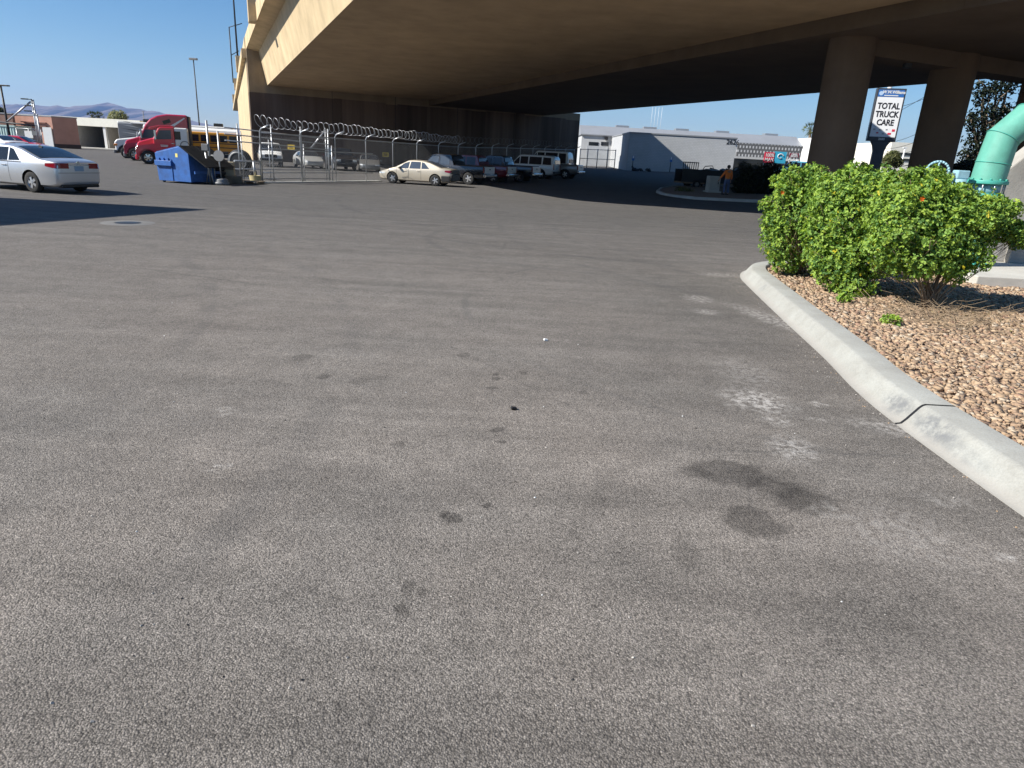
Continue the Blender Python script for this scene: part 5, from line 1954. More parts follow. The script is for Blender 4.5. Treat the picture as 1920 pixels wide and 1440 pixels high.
MB().prism([(cx_ - wd * .34, z0 + .0), (cx_ - pw * 1.3, z0 - .35), (cx_ - pw, z0 - .8), (cx_ - pw, gs - .5), (cx_ + pw, gs - .5), (cx_ + pw, z0 - .8), (cx_ + pw * 1.3, z0 - .35), (cx_ + wd * .34, z0 + .0)], Ys + .03, Ys + .47).build('pole', M_sgrey, t, world=True, bevel=.02)

t.rotation_euler.z = -.2
# utility pole and wires
g = gxy(1637, 84)
t = thing('utility_pole', 'pale utility pole with crossarms behind the pylon sign', 'utility pole', tuple(g))
MB().cyl(g, g + Vector((0, 0, 13.5)), .32, .22, 10).build('pole', mat('pale_pole', (.55, .56, .57), .6), t, world=True)
for z in (12.6, 11.4):
    MB().box(g + Vector((0, -.2, z)), (2.8, .12, .14)).build('crossarm', M_wood, t, world=True)
for z, x in ((12.75, -1.2), (12.75, 0), (12.75, 1.2), (11.5, 1.2)):
    MB().cyl(g + Vector((x, -.2, z)), g + Vector((x, -.2, z + .22)), .06, n=6).build('insulator', M_grey, t, world=True)
for k, (px, py0, py1, sg_) in enumerate(((0, 200, 178, .6), (1, 225, 168, .2), (2, 262, 228, .9), (3, 272, 246, .9), (4, 276, 262, 1.2), (5, 284, 276, 2.0))):
    p0, p1 = at(1642, py0 + 6, 83.5), at(1790, py1 - 22, 70)
    pts = [p0.lerp(p1, u) - Vector((0, 0, sg_ * 4 * u * (1 - u))) for u in np.linspace(0, 1, 14)]
    o = MB().tube(pts, .022 if k < 5 else .045, 5).build('power_line', M_black)
    tag(o, 'dark overhead wire sagging across the sky beside the pylon sign', 'wire', 'overhead wires by the pylon sign')

# buildings beyond the sign
p0, p1 = at(1673, 266, 105), at(1790, 273, 105)
t = thing('office_building', 'cream building with dark window bands behind the trees right of the sign', 'building', (p0.x, 105, 1))
MB().prism([(p0.x, 105), (p1.x, 105), (p1.x, 125), (p0.x, 125)], -1, p0.z, axis='z').build('wall', mat('cream_stucco', (.72, .69, .60), .8, var=.06), t, world=True)
for py in (289, 300):
    z = at(1700, py, 105).z
    MB().box(((p0.x + p1.x) / 2, 104.96, z), (p1.x - p0.x - .5, .1, .35)).build('window', M_glass, t, world=True)
p0, p1 = at(1570, 294, 125), at(1650, 298, 125)
t = thing('house', 'distant brown roofed house seen between column and pylon sign', 'house', (p0.x, 125, 1.4))
MB().prism([(p0.x, 125), (p1.x, 125), (p1.x, 135), (p0.x, 135)], -1, p0.z - .9, axis='z').build('wall', mat('house_wall', (.5, .42, .36), .8), t, world=True)
MB().prism([(124.5, p0.z - .9), (130, p0.z + .7), (135.5, p0.z - .9)], p0.x - .4, p1.x + .4, axis='x').build('roof', mat('house_roof', (.30, .2, .16), .8, scale=6, var=.3), t, world=True)
g = gxy(1689, 90)
t = thing('street_lamp', 'thin white pole in front of the cream building', 'lamp post', tuple(g))
MB().cyl(g, at(1697, 278, 90), .09, n=6).build('pole', M_white, t, world=True)
MB().box(at(1697, 277, 90), (.5, .2, .12)).build('lamp_head', M_white, t, world=True)

# ------------------------------------------------------------------ trees
D1 = leafmat('olive_leaf', (.10, .12, .035), .3)
D2 = leafmat('olive_leaf_dark', (.055, .07, .025), .3)
D3 = leafmat('dusty_leaf', (.20, .20, .085), .3)
D3b = leafmat('pale_olive_leaf', (.42, .42, .27), .3)
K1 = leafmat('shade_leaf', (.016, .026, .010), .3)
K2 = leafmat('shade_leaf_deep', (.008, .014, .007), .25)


def tree(name, lab, base, cl, n, size, mats, wts, seed, r, cat='tree', group=None, per=3, shell=.25):
    t = thing(name, lab, cat, tuple(base), 0, group)
    leaf_cloud('crown', cl, n, size, mats, wts, t, seed, shell=shell, per=per, zmin=-5)
    stems(base, cl, r, seed, sub=2).build('trunk', M_bark, t, world=True)
    return t


tree('olive_tree', 'tall olive green tree right of the pylon sign by the second column', gxy(1742, 80), [pclump(*q) for q in ((1742, 262, 16, 16, 80), (1735, 285, 16, 16, 80), (1752, 290, 16, 18, 80), (1728, 300, 10, 8, 80), (1760, 262, 14, 18, 80))], 5200, .2, [D1, D2, D3], [.5, .3, .2], 21, .14)
tree('palo_verde_tree', 'low feathery tree in front of the cream building', gxy(1672, 76), [pclump(*q) for q in ((1672, 298, 16, 10, 76), (1662, 306, 10, 8, 76), (1683, 305, 10, 9, 76), (1676, 289, 12, 6, 76))], 2600, .14, [D1, D3, D2], [.4, .4, .2], 22, .07, shell=.15)
tree('roadside_bush', 'dark little bush at the foot of the utility pole', gxy(1620, 84), [pclump(*q) for q in ((1620, 312, 8, 7, 84), (1632, 316, 8, 5, 84))], 700, .16, [K1, D2], [.5, .5], 23, .04)
dk = [(1842, 175, 20, 26), (1868, 170, 18, 22), (1850, 215, 28, 24), (1835, 255, 24, 26), (1868, 250, 20, 24), (1845, 290, 30, 20), (1815, 290, 16, 22), (1876, 210, 14, 24), (1822, 225, 14, 18), (1890, 160, 20, 24), (1900, 220, 18, 28), (1880, 285, 20, 16)]
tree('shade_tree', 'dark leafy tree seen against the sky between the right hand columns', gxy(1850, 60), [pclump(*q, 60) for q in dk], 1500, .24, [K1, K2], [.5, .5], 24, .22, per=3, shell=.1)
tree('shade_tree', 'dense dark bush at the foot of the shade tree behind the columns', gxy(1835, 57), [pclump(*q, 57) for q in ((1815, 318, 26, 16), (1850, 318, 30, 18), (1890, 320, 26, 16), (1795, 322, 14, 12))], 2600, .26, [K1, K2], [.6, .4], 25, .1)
# fan palm
g = gxy(1519, 126)
ctr = at(1519, 245, 126)
t = thing('palm_tree', 'fan palm top showing over the white warehouse beside the first column', 'palm', tuple(g))
MB().cyl(g, ctr, .3, .22, 10).build('trunk', M_bark, t, world=True)


def palm_crown(ctr, r, seed, parent, m):
    rg_ = random.Random(seed)
    mb = MB()
    for k in range(34):
        a = rg_.uniform(0, 2 * PI)
        el = rg_.uniform(-.7, 1.3)
        d = Vector((math.cos(a) * math.cos(el), math.sin(a) * math.cos(el), math.sin(el)))
        s = d.orthogonal().normalized()
        tip = ctr + d * r
        for j in range(-4, 5):
            e = ctr + d * r * .55
            q = tip + s * j * r * .09 - d * abs(j) * r * .05 - Vector((0, 0, abs(j) * r * .03))
            mb.bm.faces.new([mb.bm.verts.new(e - s * .03 * r), mb.bm.verts.new(e + s * .03 * r), mb.bm.verts.new(q)])
        mb.tube([ctr, ctr + d * r * .55], .03, 3, caps=False)
    return mb.build('crown', m, parent, world=True, recalc=False)


palm_crown(ctr, 1.75, 3, t, D1)
for i, (px, py, lab) in enumerate(((173, 219, 'dark palm top poking over the long cream roof'), (185, 219, 'second palm top over the cream roof, closer to the pale tree'))):
    g = gxy(px, 140)
    ctr = at(px, py, 140)
    t = thing('palm_tree', lab, 'palm', tuple(g))
    MB().cyl(g, ctr, .3, .22, 8).build('trunk', M_bark, t, world=True)
    palm_crown(ctr, 1.3, 5 + i, t, D2)
tree('pale_tree', 'pale olive tree rising over the long cream roof', gxy(220, 135), [pclump(*q, 135) for q in ((214, 214, 9, 6), (226, 214, 9, 6), (220, 220, 15, 8), (233, 220, 7, 6), (208, 221, 6, 5))], 1300, .22, [D3, D3b], [.35, .65], 27, .14)
g = gxy(5, 140)
tree('dark_tree', 'dark tree top at the frame edge behind the terracotta buildings', g, [pclump(*q, 140) for q in ((2, 207, 6, 5), (-6, 206, 8, 6))], 600, .26, [D2, K1], [.6, .4], 28, .12)

# ------------------------------------------------------------------ traffic island with cabinet, shrubs, trailer, person
isl = [(1229, 361), (1240, 366), (1262, 370), (1300, 374), (1355, 377), (1425, 380), (1500, 385), (1600, 392), (1640, 385), (1560, 366), (1480, 358), (1400, 353), (1320, 351), (1262, 352), (1237, 355)]
ip = [gsurf(*q) for q in isl]
mb = MB()
n_ = len(ip)
cen = sum(ip, Vector()) / n_
lo_ = [mb.bm.verts.new(p + Vector((0, 0, -.2))) for p in ip]
hi_ = [mb.bm.verts.new(p + (cen - p).normalized() * .04 + Vector((0, 0, .15))) for p in ip]
in_ = [mb.bm.verts.new(p + (cen - p).normalized() * .24 + Vector((0, 0, .152))) for p in ip]
for i in range(n_):
    j = (i + 1) % n_
    mb.bm.faces.new((lo_[i], lo_[j], hi_[j], hi_[i]))
    mb.bm.faces.new((hi_[i], hi_[j], in_[j], in_[i]))
struct(mb.build('island_kerb', M_conc))
mb = MB()
fc = mb.bm.faces.new([mb.bm.verts.new(p + (cen - p).normalized() * .235 + Vector((0, 0, .12))) for p in ip])
bmesh.ops.triangulate(mb.bm, faces=[fc])
struct(mb.build('traffic_island', M_bed))


def isurf(px, py):
    p = gsurf(px, py)
    return p + Vector((0, 0, .12))


g = isurf(1334, 364)
t = thing('utility_cabinet', 'pale grey utility cabinet standing left of the person in orange', 'cabinet', tuple(g), .15)
MB().box((0, 0, .55), (.75, .55, .95)).build('housing', mat('cabinet_grey', (.42, .42, .39), .6), t, bevel=.02)
MB().box((0, -.285, .55), (.62, .02, .8)).build('door', mat('cabinet_door', (.38, .38, .355), .6), t, bevel=.01)
MB().box((0, 0, .04), (.95, .75, .1)).build('plinth', M_conc, t)
MB().box((.22, -.31, .6), (.04, .03, .14)).build('handle', M_dkmetal, t)
hs = [('dark clipped shrub right behind the person in orange', [(1405, 340, 28, 26), (1390, 355, 18, 16), (1425, 355, 24, 18)]),
      ('dark shrub under the banner signs, left of the sunlit shrubs', [(1452, 338, 30, 28), (1440, 322, 22, 20), (1470, 355, 28, 18)]),
      ('dark tall shrub between banner signs and the first column', [(1495, 340, 30, 26), (1482, 325, 22, 22), (1520, 345, 30, 24), (1550, 350, 30, 24)]),
      ('low dark shrub with sparse top near the black trailer', [(1376, 325, 14, 10), (1395, 316, 14, 12), (1412, 322, 14, 14)])]
for i, (lab, cl_) in enumerate(hs):
    Yh = 41 + i * .5
    b0 = gsurf(cl_[0][0], cl_[0][1] + 26)
    cl2 = [pclump(a1, a2, a3, a4, b0.y + (0 if i < 3 else 1.5)) for a1, a2, a3, a4 in cl_]
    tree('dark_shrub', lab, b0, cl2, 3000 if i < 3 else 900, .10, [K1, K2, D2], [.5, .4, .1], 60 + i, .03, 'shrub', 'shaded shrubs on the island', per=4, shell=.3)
b0 = isurf(1278, 362)
tree('dry_bush', 'small dry bush at the left tip of the island under the trailer', b0, [pclump(q0, q1, q2, q3, b0.y) for q0, q1, q2, q3 in ((1275, 357, 12, 8), (1290, 358, 12, 7))], 380, .07, [D3, D1], [.6, .4], 70, .012, 'shrub')

# utility trailer
tr0 = gsurf(1300, 352)
t = thing('utility_trailer', 'black utility trailer with raised ramp gate beyond the island', 'trailer', tuple(tr0), R(4))
k_ = (tr0 - Vector((0, 0, CAM_Z))).dot(fw) / FPX      # metres per photo pixel here


def tl(px, py):
    p = at(px, py, tr0.y)
    q = pmat(t).inverted() @ p
    return q


x0, x1 = tl(1270, 340).x, tl(1420, 340).x
ztop = tl(1300, 319).z
zfl = tl(1300, 341).z
MB().box(((x0 + x1) / 2, 0, zfl - .06), (x1 - x0, 2.0, .12)).build('deck', M_wood, t)
for y in (-1, 1):
    MB().box(((x0 + x1) / 2, y, (ztop + zfl) / 2), (x1 - x0, .05, ztop - zfl)).build('side_panel', M_dkmetal, t)
    MB().box(((x0 + x1) / 2, y, ztop), (x1 - x0, .09, .09)).build('top_rail', M_dkmetal, t)
mb = MB()
zg = tl(1280, 304).z
for y in np.linspace(-.98, .98, 2):
    pass
xg = x0
wg = tl(1300, 320).x - tl(1272, 320).x
for i in range(8):
    x = x0 + wg * i / 7
    mb.box((x, -.95, (ztop + zg) / 2 - .1), (.05, .05, zg - ztop + .3))
mb.box((x0 + wg / 2, -.95, zg), (wg + .06, .06, .06)).box((x0 + wg / 2, -.95, ztop + .05), (wg, .06, .06))
mb.build('ramp_gate', M_dkmetal, t)
rw_ = abs(tl(1300, 352).z - tl(1300, 338).z) * .52
for px in (1297, 1320):
    for y in (-1, 1):
        wheel(t, (tl(px, 345).x, y * 1.12, rw_), rw_, .2, y, M_grey, 6, .55)
MB().box((tl(1308, 340).x, -1.12, rw_ * 2.12), (rw_ * 4.6, .26, .04)).box((tl(1308, 340).x, 1.12, rw_ * 2.12), (rw_ * 4.6, .26, .04)).build('mudguard', M_dkmetal, t, bevel=.01)
MB().tube([tl(1318, 318), tl(1322, 312), tl(1336, 311), tl(1338, 317)], .03, 6).build('handle_bar', M_dkmetal, t)
mb = MB()
for i in range(7):
    mb.box((x0 + wg + .8 + i * .55, (-1) ** i * .3, ztop + .02), (.7, .9, .12 + .05 * (i % 3)), rot=(.1 * i, .12 * (i % 3 - 1), .3 * i))
o = mb.build('tarp_bundle', M_black)
o.matrix_basis = pmat(t)
tag(o, 'lumpy dark load lying on top of the black trailer', 'load')


# person
def skin_body(name, pts, edges, radii, m, parent, lvl=1, root=0):
    me = bpy.data.meshes.new(name)
    me.from_pydata(pts, edges, [])
    o = bpy.data.objects.new(name, me)
    col.objects.link(o)
    o.parent = parent
    md = o.modifiers.new('skin', 'SKIN')
    md.use_smooth_shade = True
    for i, v in enumerate(me.skin_vertices[0].data):
        r_ = radii[i]
        v.radius = r_ if isinstance(r_, tuple) else (r_, r_)
        v.use_root = (i == root)
    sb = o.modifiers.new('sub', 'SUBSURF')
    sb.levels = sb.render_levels = lvl
    me.materials.append(m)
    return o


g = isurf(1359, 369)
t = thing('person', 'person in an orange shirt and blue jeans, back turned, standing on the island', 'person', tuple(g), .25)
skinm = mat('skin', (.32, .19, .13), .55, var=.05, world=False)
P_ = [(0, 0, .95), (0, .0, 1.15), (0, -.02, 1.36), (0, 0, 1.47), (0, .02, 1.54), (0, .03, 1.62), (0, .03, 1.70),
      (-.19, -.01, 1.38), (-.33, .06, 1.14), (-.44, .16, .93), (-.47, .19, .86),
      (.19, -.01, 1.38), (.27, .0, 1.12), (.28, .06, .88), (.28, .08, .80),
      (-.10, 0, .88), (-.12, .02, .48), (-.13, -.03, .08), (-.13, .12, .03),
      (.10, 0, .88), (.12, -.02, .48), (.13, -.05, .08), (.13, .10, .03)]
E_ = [(0, 1), (1, 2), (2, 3), (3, 4), (4, 5), (5, 6), (2, 7), (7, 8), (8, 9), (9, 10), (2, 11), (11, 12), (12, 13), (13, 14), (0, 15), (15, 16), (16, 17), (17, 18), (0, 19), (19, 20), (20, 21), (21, 22)]
Rd = [(.15, .11), (.14, .10), (.16, .10), .055, .065, .095, .075, .055, .043, .033, .035, .055, .043, .033, .035, .085, .055, .04, .038, .085, .055, .04, .038]
for hb, dr in ((10, Vector((-.3, .35, -.9))), (14, Vector((0, .25, -1)))):
    dr.normalize()
    s_ = dr.cross(Vector((0, 1, 0))).normalized()
    for fi, (off_, ln_) in enumerate(((-.03, .075), (-.01, .088), (.01, .085), (.03, .07), (.045, .05))):
        b0 = Vector(P_[hb]) + s_ * off_ + dr * .02
        e0 = b0 + dr * ln_ * .6 + s_ * (.02 if fi == 4 else 0)
        e1 = e0 + dr * ln_ * .5 + Vector((0, .03, 0))
        i0 = len(P_)
        P_ += [tuple(b0), tuple(e0), tuple(e1)]
        E_ += [(hb, i0), (i0, i0 + 1), (i0 + 1, i0 + 2)]
        Rd += [.010, .009, .007]
skin_body('body', P_, E_, Rd, skinm, t, 2)
Sp = [(0, 0, .90), (0, 0, 1.12), (0, -.02, 1.36), (0, 0, 1.46), (-.20, -.01, 1.385), (-.33, .06, 1.14), (-.43, .15, .96), (.20, -.01, 1.385), (.275, .0, 1.12), (.285, .05, .92)]
Se = [(0, 1), (1, 2), (2, 3), (2, 4), (4, 5), (5, 6), (2, 7), (7, 8), (8, 9)]
skin_body('shirt', Sp, Se, [(.19, .14), (.175, .13), (.19, .13), .08, .085, .068, .055, .085, .068, .055], mat('orange_shirt', (.80, .20, .03), .8, var=.1, world=False), t, 2)
Jp = [(0, 0, .97), (0, 0, .88), (-.10, 0, .80), (-.125, .02, .48), (-.132, -.03, .10), (.10, 0, .80), (.125, -.02, .48), (.132, -.05, .10)]
Je = [(0, 1), (1, 2), (2, 3), (3, 4), (1, 5), (5, 6), (6, 7)]
skin_body('jeans', Jp, Je, [(.165, .125), (.17, .13), .105, .078, .065, .105, .078, .065], mat('blue_denim', (.09, .12, .22), .85, var=.2, world=False), t, 2)
MB().lathe([(.0, .115), (.06, .105), (.1, .06), (.112, 0), (.10, -.06)], 16, (0, .025, 1.665)).build('hair', M_black, t, smooth=True)
for s_ in (-1, 1):
    MB().box((s_ * .13, .06, .045), (.1, .27, .09)).build('shoe', M_dkmetal, t, bevel=.03)

# ------------------------------------------------------------------ far left: buildings, container, posts
M_terra = mat('terracotta_stucco', (.50, .27, .20), .85, var=.1, scale=1.0, streak=.08)
Yk = 88.0
K = at(100, 245, Yk)
zt = at(97, 219, Yk).z
v1 = Vector((.72, .69, 0))
v2 = Vector((-1, .08, 0))
t = thing('terracotta_building', 'terracotta stucco building with shaded right side, left of the open bays', 'building', (K.x, Yk, 0))
K.z = 0
c_ = [K, K + v1 * 2.7, K + v1 * 2.7 + v2 * 9, K + v2 * 7.2]
MB().prism([(p.x, p.y) for p in c_], -.5, zt, axis='z').build('wall', M_terra, t, world=True)
c2_ = [K + (v1 * -.03 + v2 * -.04), K + v1 * 2.75 + v2 * -.04, K + v1 * 2.7 + v2 * 9, K + v2 * 7.2 - Vector((0, .05, 0))]
MB().prism([(p.x, p.y) for p in c2_], -.4, .5, axis='z').build('base_band', mat('dark_brown_paint', (.06, .04, .035), .8), t, world=True)
MB().prism([(p.x, p.y) for p in c2_], zt - .02, zt + .1, axis='z').build('parapet_cap', M_roofg, t, world=True)
q = at(88, 258, Yk - .4)
MB().box((q.x, Yk - .12, 1.25), (.1 + 1.0, .12, 2.3)).build('door', M_white, t, world=True)
for z in (2.5, 2.9):
    q0, q1 = at(42, 240, Yk), at(88, 240, Yk)
    MB().box(((q0.x + q1.x) / 2, Yk + .1, z), (q1.x - q0.x, .5, .12)).build('ledge', mat('terracotta_dark', (.26, .13, .1), .85), t, world=True)
p0 = at(-14, 212, 87.2)
p1 = at(22, 214, 87.2)
t = thing('brown_wall', 'brown stucco wall at the left frame edge behind the lamp post', 'wall', (p1.x, 87.2, 0))
MB().prism([(p0.x, 87.2), (p1.x, 87.2), (p1.x, 87.6), (p0.x, 87.6)], -.5, p1.z, axis='z').build('wall', mat('brown_stucco', (.22, .13, .10), .85), t, world=True)
MB().prism([(p0.x - .05, 87.14), (p1.x + .05, 87.14), (p1.x + .05, 87.6), (p0.x, 87.6)], p1.z, p1.z + .12, axis='z').build('cap', M_roofg, t, world=True)

M_creamb = mat('cream_fascia', (.86, .83, .72), .7, var=.05)
M_bay = mat('grey_bay_wall', (.40, .40, .40), .85, var=.12)
Yl = 99.0
pL, pR = at(-60, 206, Yl), at(262, 228, Yl)
zr = at(180, 221.5, Yl).z
zf_ = at(180, 237, Yl).z
t = thing('long_building', 'long low building with cream fascia and open dark vehicle bays', 'building', (pR.x, Yl, 0))
MB().prism([(pL.x, Yl), (pR.x, Yl), (pR.x, Yl + 16), (pL.x, Yl + 16)], zf_, zr, axis='z').build('roof', M_creamb, t, world=True)
MB().prism([(pL.x, Yl + 12), (pR.x, Yl + 12), (pR.x, Yl + 12.3), (pL.x, Yl + 12.3)], -.5, zf_ - .002, axis='z').build('back_wall', M_bay, t, world=True)
for px in (135, 196, 262):
    q = at(px, 255, Yl)
    MB().box((q.x, Yl + .3, zf_ / 2), (.35, .35, zf_ - .005)).build('post', M_white, t, world=True)
for px in (140, 196):
    q = at(px, 255, Yl)
    MB().box((q.x, Yl + 6.5, zf_ / 2), (.2, 11.5, zf_ - .01)).build('side_wall', M_bay, t, world=True)
q0, q1 = at(197, 255, Yl), at(262, 255, Yl)
MB().box(((q0.x + q1.x) / 2, Yl + 4, zf_ / 2), (q1.x - q0.x, .2, zf_ - .01)).build('bay_dark_panel', M_dkmetal, t, world=True)  # dark panel set back inside the open bay makes it darker
struct(MB().box((at(190, 278, Yl).x, Yl - 1.2, .06), (16, 3, .12)).build('bay_apron', M_conc))

M_tealc = mat('pale_teal_metal', (.42, .55, .52), .5, var=.1)
p0, p1 = at(-30, 250, 70), at(29, 250, 70)
t = thing('shipping_container', 'pale teal corrugated container beside the grey mesh gate', 'container', (p1.x, 70, 0))
zc = at(15, 236.5, 70).z
mb = MB()
nx_ = 26
pts_ = []
for i in range(nx_ * 2):
    x = p0.x + (p1.x - p0.x) * i / (nx_ * 2 - 1)
    pts_.append((x, 70 + (.04 if (i // 2) % 2 else 0)))
mb.prism(pts_ + [(p1.x, 72.4), (p0.x, 72.4)], .12, zc, axis='z')
mb.build('body', M_tealc, t, world=True)
for z in (zc + .02, .12):
    MB().box(((p0.x + p1.x) / 2, 71.2, z), (p1.x - p0.x + .1, 2.5, .14)).build('frame_rail', M_tealc, t, world=True)
q0, q1 = at(30, 240, 66), at(76, 243, 66)
t = thing('mesh_gate', 'grey mesh gate panel with white notice, behind the silver car roof', 'gate', (q0.x, 66, 0))
for x in (q0.x, (q0.x + q1.x) / 2, q1.x):
    MB().cyl((x, 66, 0), (x, 66, q0.z), .04, n=6).build('post', M_galv, t, world=True)
for z in (.15, q0.z * .5, q0.z):
    MB().cyl((q0.x, 66, z), (q1.x, 66, z), .03, n=6).build('rail', M_galv, t, world=True)
mb = MB()
diamond(mb, lambda s, z: Vector((q0.x + s, 66.0, z)), q1.x - q0.x, .15, q0.z, .09, .009)
mb.build('mesh', M_wire, t, world=True, recalc=False)
q = at(54, 252, 65.9)
MB().box(q, (.75, .03, .62)).build('notice', M_white, t, world=True)
q = at(66, 250, 65.8)
MB().box(q, (.6, .03, .36)).build('notice', M_grey, t, world=True)

g = gxy(72, 58)
t = thing('gate_post', 'twin tall gate posts with lamp arms and a long diagonal brace', 'gate post', tuple(g))
for px0, px1, pyt in ((70, 59, 186), (73, 62, 187), (76, 69, 214)):
    b0 = gxy(px0, 58)
    tp = at(px1, pyt, 58)
    MB().cyl(Vector((tp.x, 58, 0)), tp, .06, n=8).build('post', M_galv, t, world=True)
MB().cyl(at(57, 191, 58), at(14, 227, 58), .07, n=8).build('brace', M_galv, t, world=True)
MB().cyl(at(-8, 228, 58), at(71, 236, 58), .06, n=8).build('crossbar', M_dkmetal, t, world=True)
for px, py in ((46, 185.5), (53, 198), (52, 208)):
    p0, p1 = at(px, py, 57.9), at(60, py + 1, 57.9)
    MB().cyl(p0, p1, .03, n=6).box(p0, (.5, .2, .09)).build('lamp_arm', M_dkmetal, t, world=True)
g = gxy(8, 64)
t = thing('lamp_post', 'black lamp post at the left frame edge beside the container', 'lamp post', tuple(g))
tp = at(1, 160, 64)
MB().cyl((tp.x, 64, 0), tp, .11, .08, 8).build('pole', M_black, t, world=True)
MB().box(tp + Vector((.2, 0, 0)), (1.1, .3, .12)).build('lamp_head', M_black, t, world=True, bevel=.03)
g = gxy(371, 112)
tp = at(362.5, 112, 112)
t = thing('lamp_post', 'tall slender dark light pole in the open sky above the red trucks', 'lamp post', (tp.x, 112, 0))
MB().cyl((tp.x, 112, 0), tp, .11, .08, 8).build('pole', M_dkmetal, t, world=True)
MB().box(tp + Vector((0, 0, .1)), (1.2, .5, .28)).build('lamp_head', M_grey, t, world=True, bevel=.05)
g = gxy(270, 150)
tp = at(268, 209, 150)
t = thing('antenna_mast', 'thin antenna mast far behind the crimson semi truck', 'mast', (tp.x, 150, 0))
MB().cyl((tp.x, 150, 0), tp, .12, .08, 6).build('mast', M_grey, t, world=True)
MB().box(tp, (.4, .1, .1)).build('antenna', M_grey, t, world=True)
# low red machine and pale van behind the silver sedan
g = gxy(40, 56)
t = thing('parked_car', 'red car almost hidden behind the silver sedan roof', 'car', tuple(g), .2)
sedan(t, redp)
g = gxy(5, 55)
t = thing('parked_car', 'pale car almost hidden behind the silver sedan at the frame edge', 'car', tuple(g), 2.8)
sedan(t, whitep)

# off left: unseen building shading the lot, made taller to block sky light
hb = 9.0
Lsh = 1 / math.tan(SUN_EL)
tipg = zp(370, 393)
cor = tipg - Vector((math.cos(SUN_PHI), math.sin(SUN_PHI), 0)) * Lsh * hb
va, vb = Vector((-1, .04, 0)), Vector((-.28, -.96, 0)).normalized()
t = thing('shading_building', 'flat roofed grey building unseen beyond the left edge, shading the lot', 'building', (cor.x, cor.y, 0))
MB().prism([(p.x, p.y) for p in (cor, cor + va * 14, cor + va * 14 + vb * 13, cor + vb * 13)], -.3, hb - .3, axis='z').build('wall', M_wwall, t, world=True)
MB().prism([(p.x, p.y) for p in (cor - va * .2 - vb * .2, cor + va * 14, cor + va * 14 + vb * 13, cor + vb * 13 - va * .2)], hb - .298, hb, axis='z').build('roof', M_roofg, t, world=True)
mid = cor + vb * 6
MB().box((mid.x + .05, mid.y, 2.0), (.14, 4, 4), rot=(0, 0, math.atan2(vb.y, vb.x) - PI / 2)).build('roller_door', M_grey, t, world=True)

# ------------------------------------------------------------------ small things on the asphalt
g = zp(240, 418)
t = thing('manhole_cover', 'round iron cover in a pale collar on the asphalt near the shadow tip', 'manhole cover', tuple(g))
MB().lathe([(.28, .004), (.55, .004), (.6, -.01)], 28).build('collar', mat('collar_concrete', (.145, .142, .136), .9), t)
MB().lathe([(.001, .008), (.25, .008), (.27, .003)], 24).build('cover', M_dkmetal, t)
for px, py, lab, m_ in ((1023, 639, 'white and black scrap lying alone on the mid asphalt', M_white), (963, 768, 'tiny dark pebble on the asphalt nearer than the white scrap', M_black)):
    g = zp(px, py)
    o = MB().box((0, 0, .012), (.045, .03, .022), rot=(.1, .2, .4)).build('scrap', m_, bevel=.004)
    o.location = g
    tag(o, lab, 'litter')
rg = random.Random(12)
mb = MB()
for i in range(110):
    px, py = rg.uniform(0, 1900), 470 + 900 * rg.random() ** 1.4
    p = zp(px, py)
    if p.x > inner_x(max(3.3, min(p.y, 13))) - .6:
        continue
    s = rg.uniform(.003, .007)
    mb.box(p + Vector((0, 0, s * .4)), (s * 1.5, s, s * .9), rot=(rg.random(), rg.random(), rg.random() * 3), mi=rg.choice((0, 0, 0, 1, 1, 2)))
struct(mb.build('pebbles', [mat('gravel_pale', (.42, .39, .35), .8), M_black, M_white]), 'stuff')
# fallen leaves and stones against the kerb
mb = MB()
for i in range(130):
    k = rg.randint(18, len(KP) - 30)
    p = KP[k]
    tn = (KP[k + 1] - KP[k - 1]).normalized()
    q = p - Vector((tn.y, -tn.x, 0)) * (.04 + abs(rg.gauss(0, .10)))
    s = rg.uniform(.003, .007)
    mb.box((q.x, q.y, s * .4), (s * 1.6, s, s), rot=(rg.random(), rg.random(), rg.random() * 3), mi=rg.choice((0, 0, 1)))
struct(mb.build('kerb_grit', [mat('gravel_pale', (.5, .46, .4), .8), mat('gravel_stone_0', (.46, .31, .22), .85)]), 'stuff')

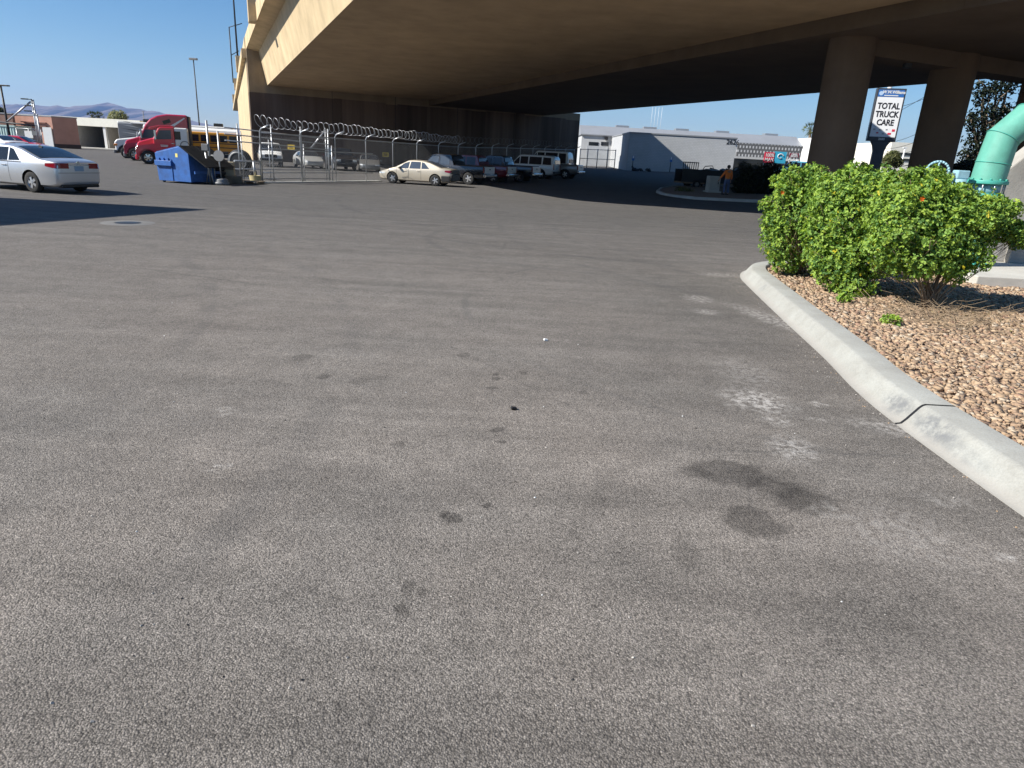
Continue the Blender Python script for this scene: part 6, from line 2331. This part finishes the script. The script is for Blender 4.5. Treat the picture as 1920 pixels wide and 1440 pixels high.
# ------------------------------------------------------------------ mountains and air
M_mtn = mat('bare_mountain', (.17, .125, .10), .95, var=.35, scale=.002)


def ridge(name, prof, Y, depth, seed):
    rng = np.random.default_rng(seed)
    px = np.arange(prof[0][0], prof[-1][0] + 1, 3.0)
    py = np.interp(px, [p[0] for p in prof], [p[1] for p in prof])
    py = py + np.convolve(rng.normal(0, 1.0, len(px)), np.ones(3) / 3, 'same')
    rows = []
    nr = 9
    for j in range(nr):
        u = j / (nr - 1)
        row = []
        for i, (a, b_) in enumerate(zip(px, py)):
            p = at(a, b_, Y)
            h = p.z * (1 - abs(2 * u - 1) ** 1.2) if True else 0
            sp = math.sin(i * .55 + j * .9) + math.sin(i * .23 - j * 1.7) + .6 * math.sin(i * 1.3 + j)
            row.append((p.x, p.y + (u - .5) * depth, max(-5, h * (1 + (.09 * sp if 0 < j < nr // 2 else 0)))))
        rows.append(row)
    V = [v for r_ in rows for v in r_]
    n_ = len(px)
    idx = []
    for j in range(nr - 1):
        for i in range(n_ - 1):
            a = j * n_ + i
            idx += [a, a + 1, a + 1 + n_, a + n_]
    return struct(np_mesh(name, V, 4, idx, [M_mtn]))


ridge('mountains', [(-420, 214), (-200, 203), (-60, 199), (0, 197), (60, 197), (100, 200), (106, 197), (114, 200), (150, 206), (165, 202), (185, 197), (205, 192.5), (218, 196), (240, 203), (275, 206), (300, 211), (330, 219), (380, 232), (450, 243), (620, 258)], 9200, 4200, 2)
ridge('hills', [(-420, 232), (-100, 226), (0, 222), (80, 221), (160, 224), (250, 228), (330, 236), (480, 252), (640, 262)], 6200, 1800, 4)

hz, nt, b = new_mat('haze_air')
nt.nodes.remove(b)
pv = N(nt, 'ShaderNodeVolumePrincipled')
pv.inputs['Color'].default_value = (.34, .54, 1, 1)
pv.inputs['Density'].default_value = 6.0e-5
pv.inputs['Anisotropy'].default_value = .2
L(nt, pv.outputs[0], nt.nodes['Material Output'].inputs['Volume'])
o = MB().box((0, 4400, 349), (24000, 16000, 702)).build('haze', hz)
struct(o, 'stuff')
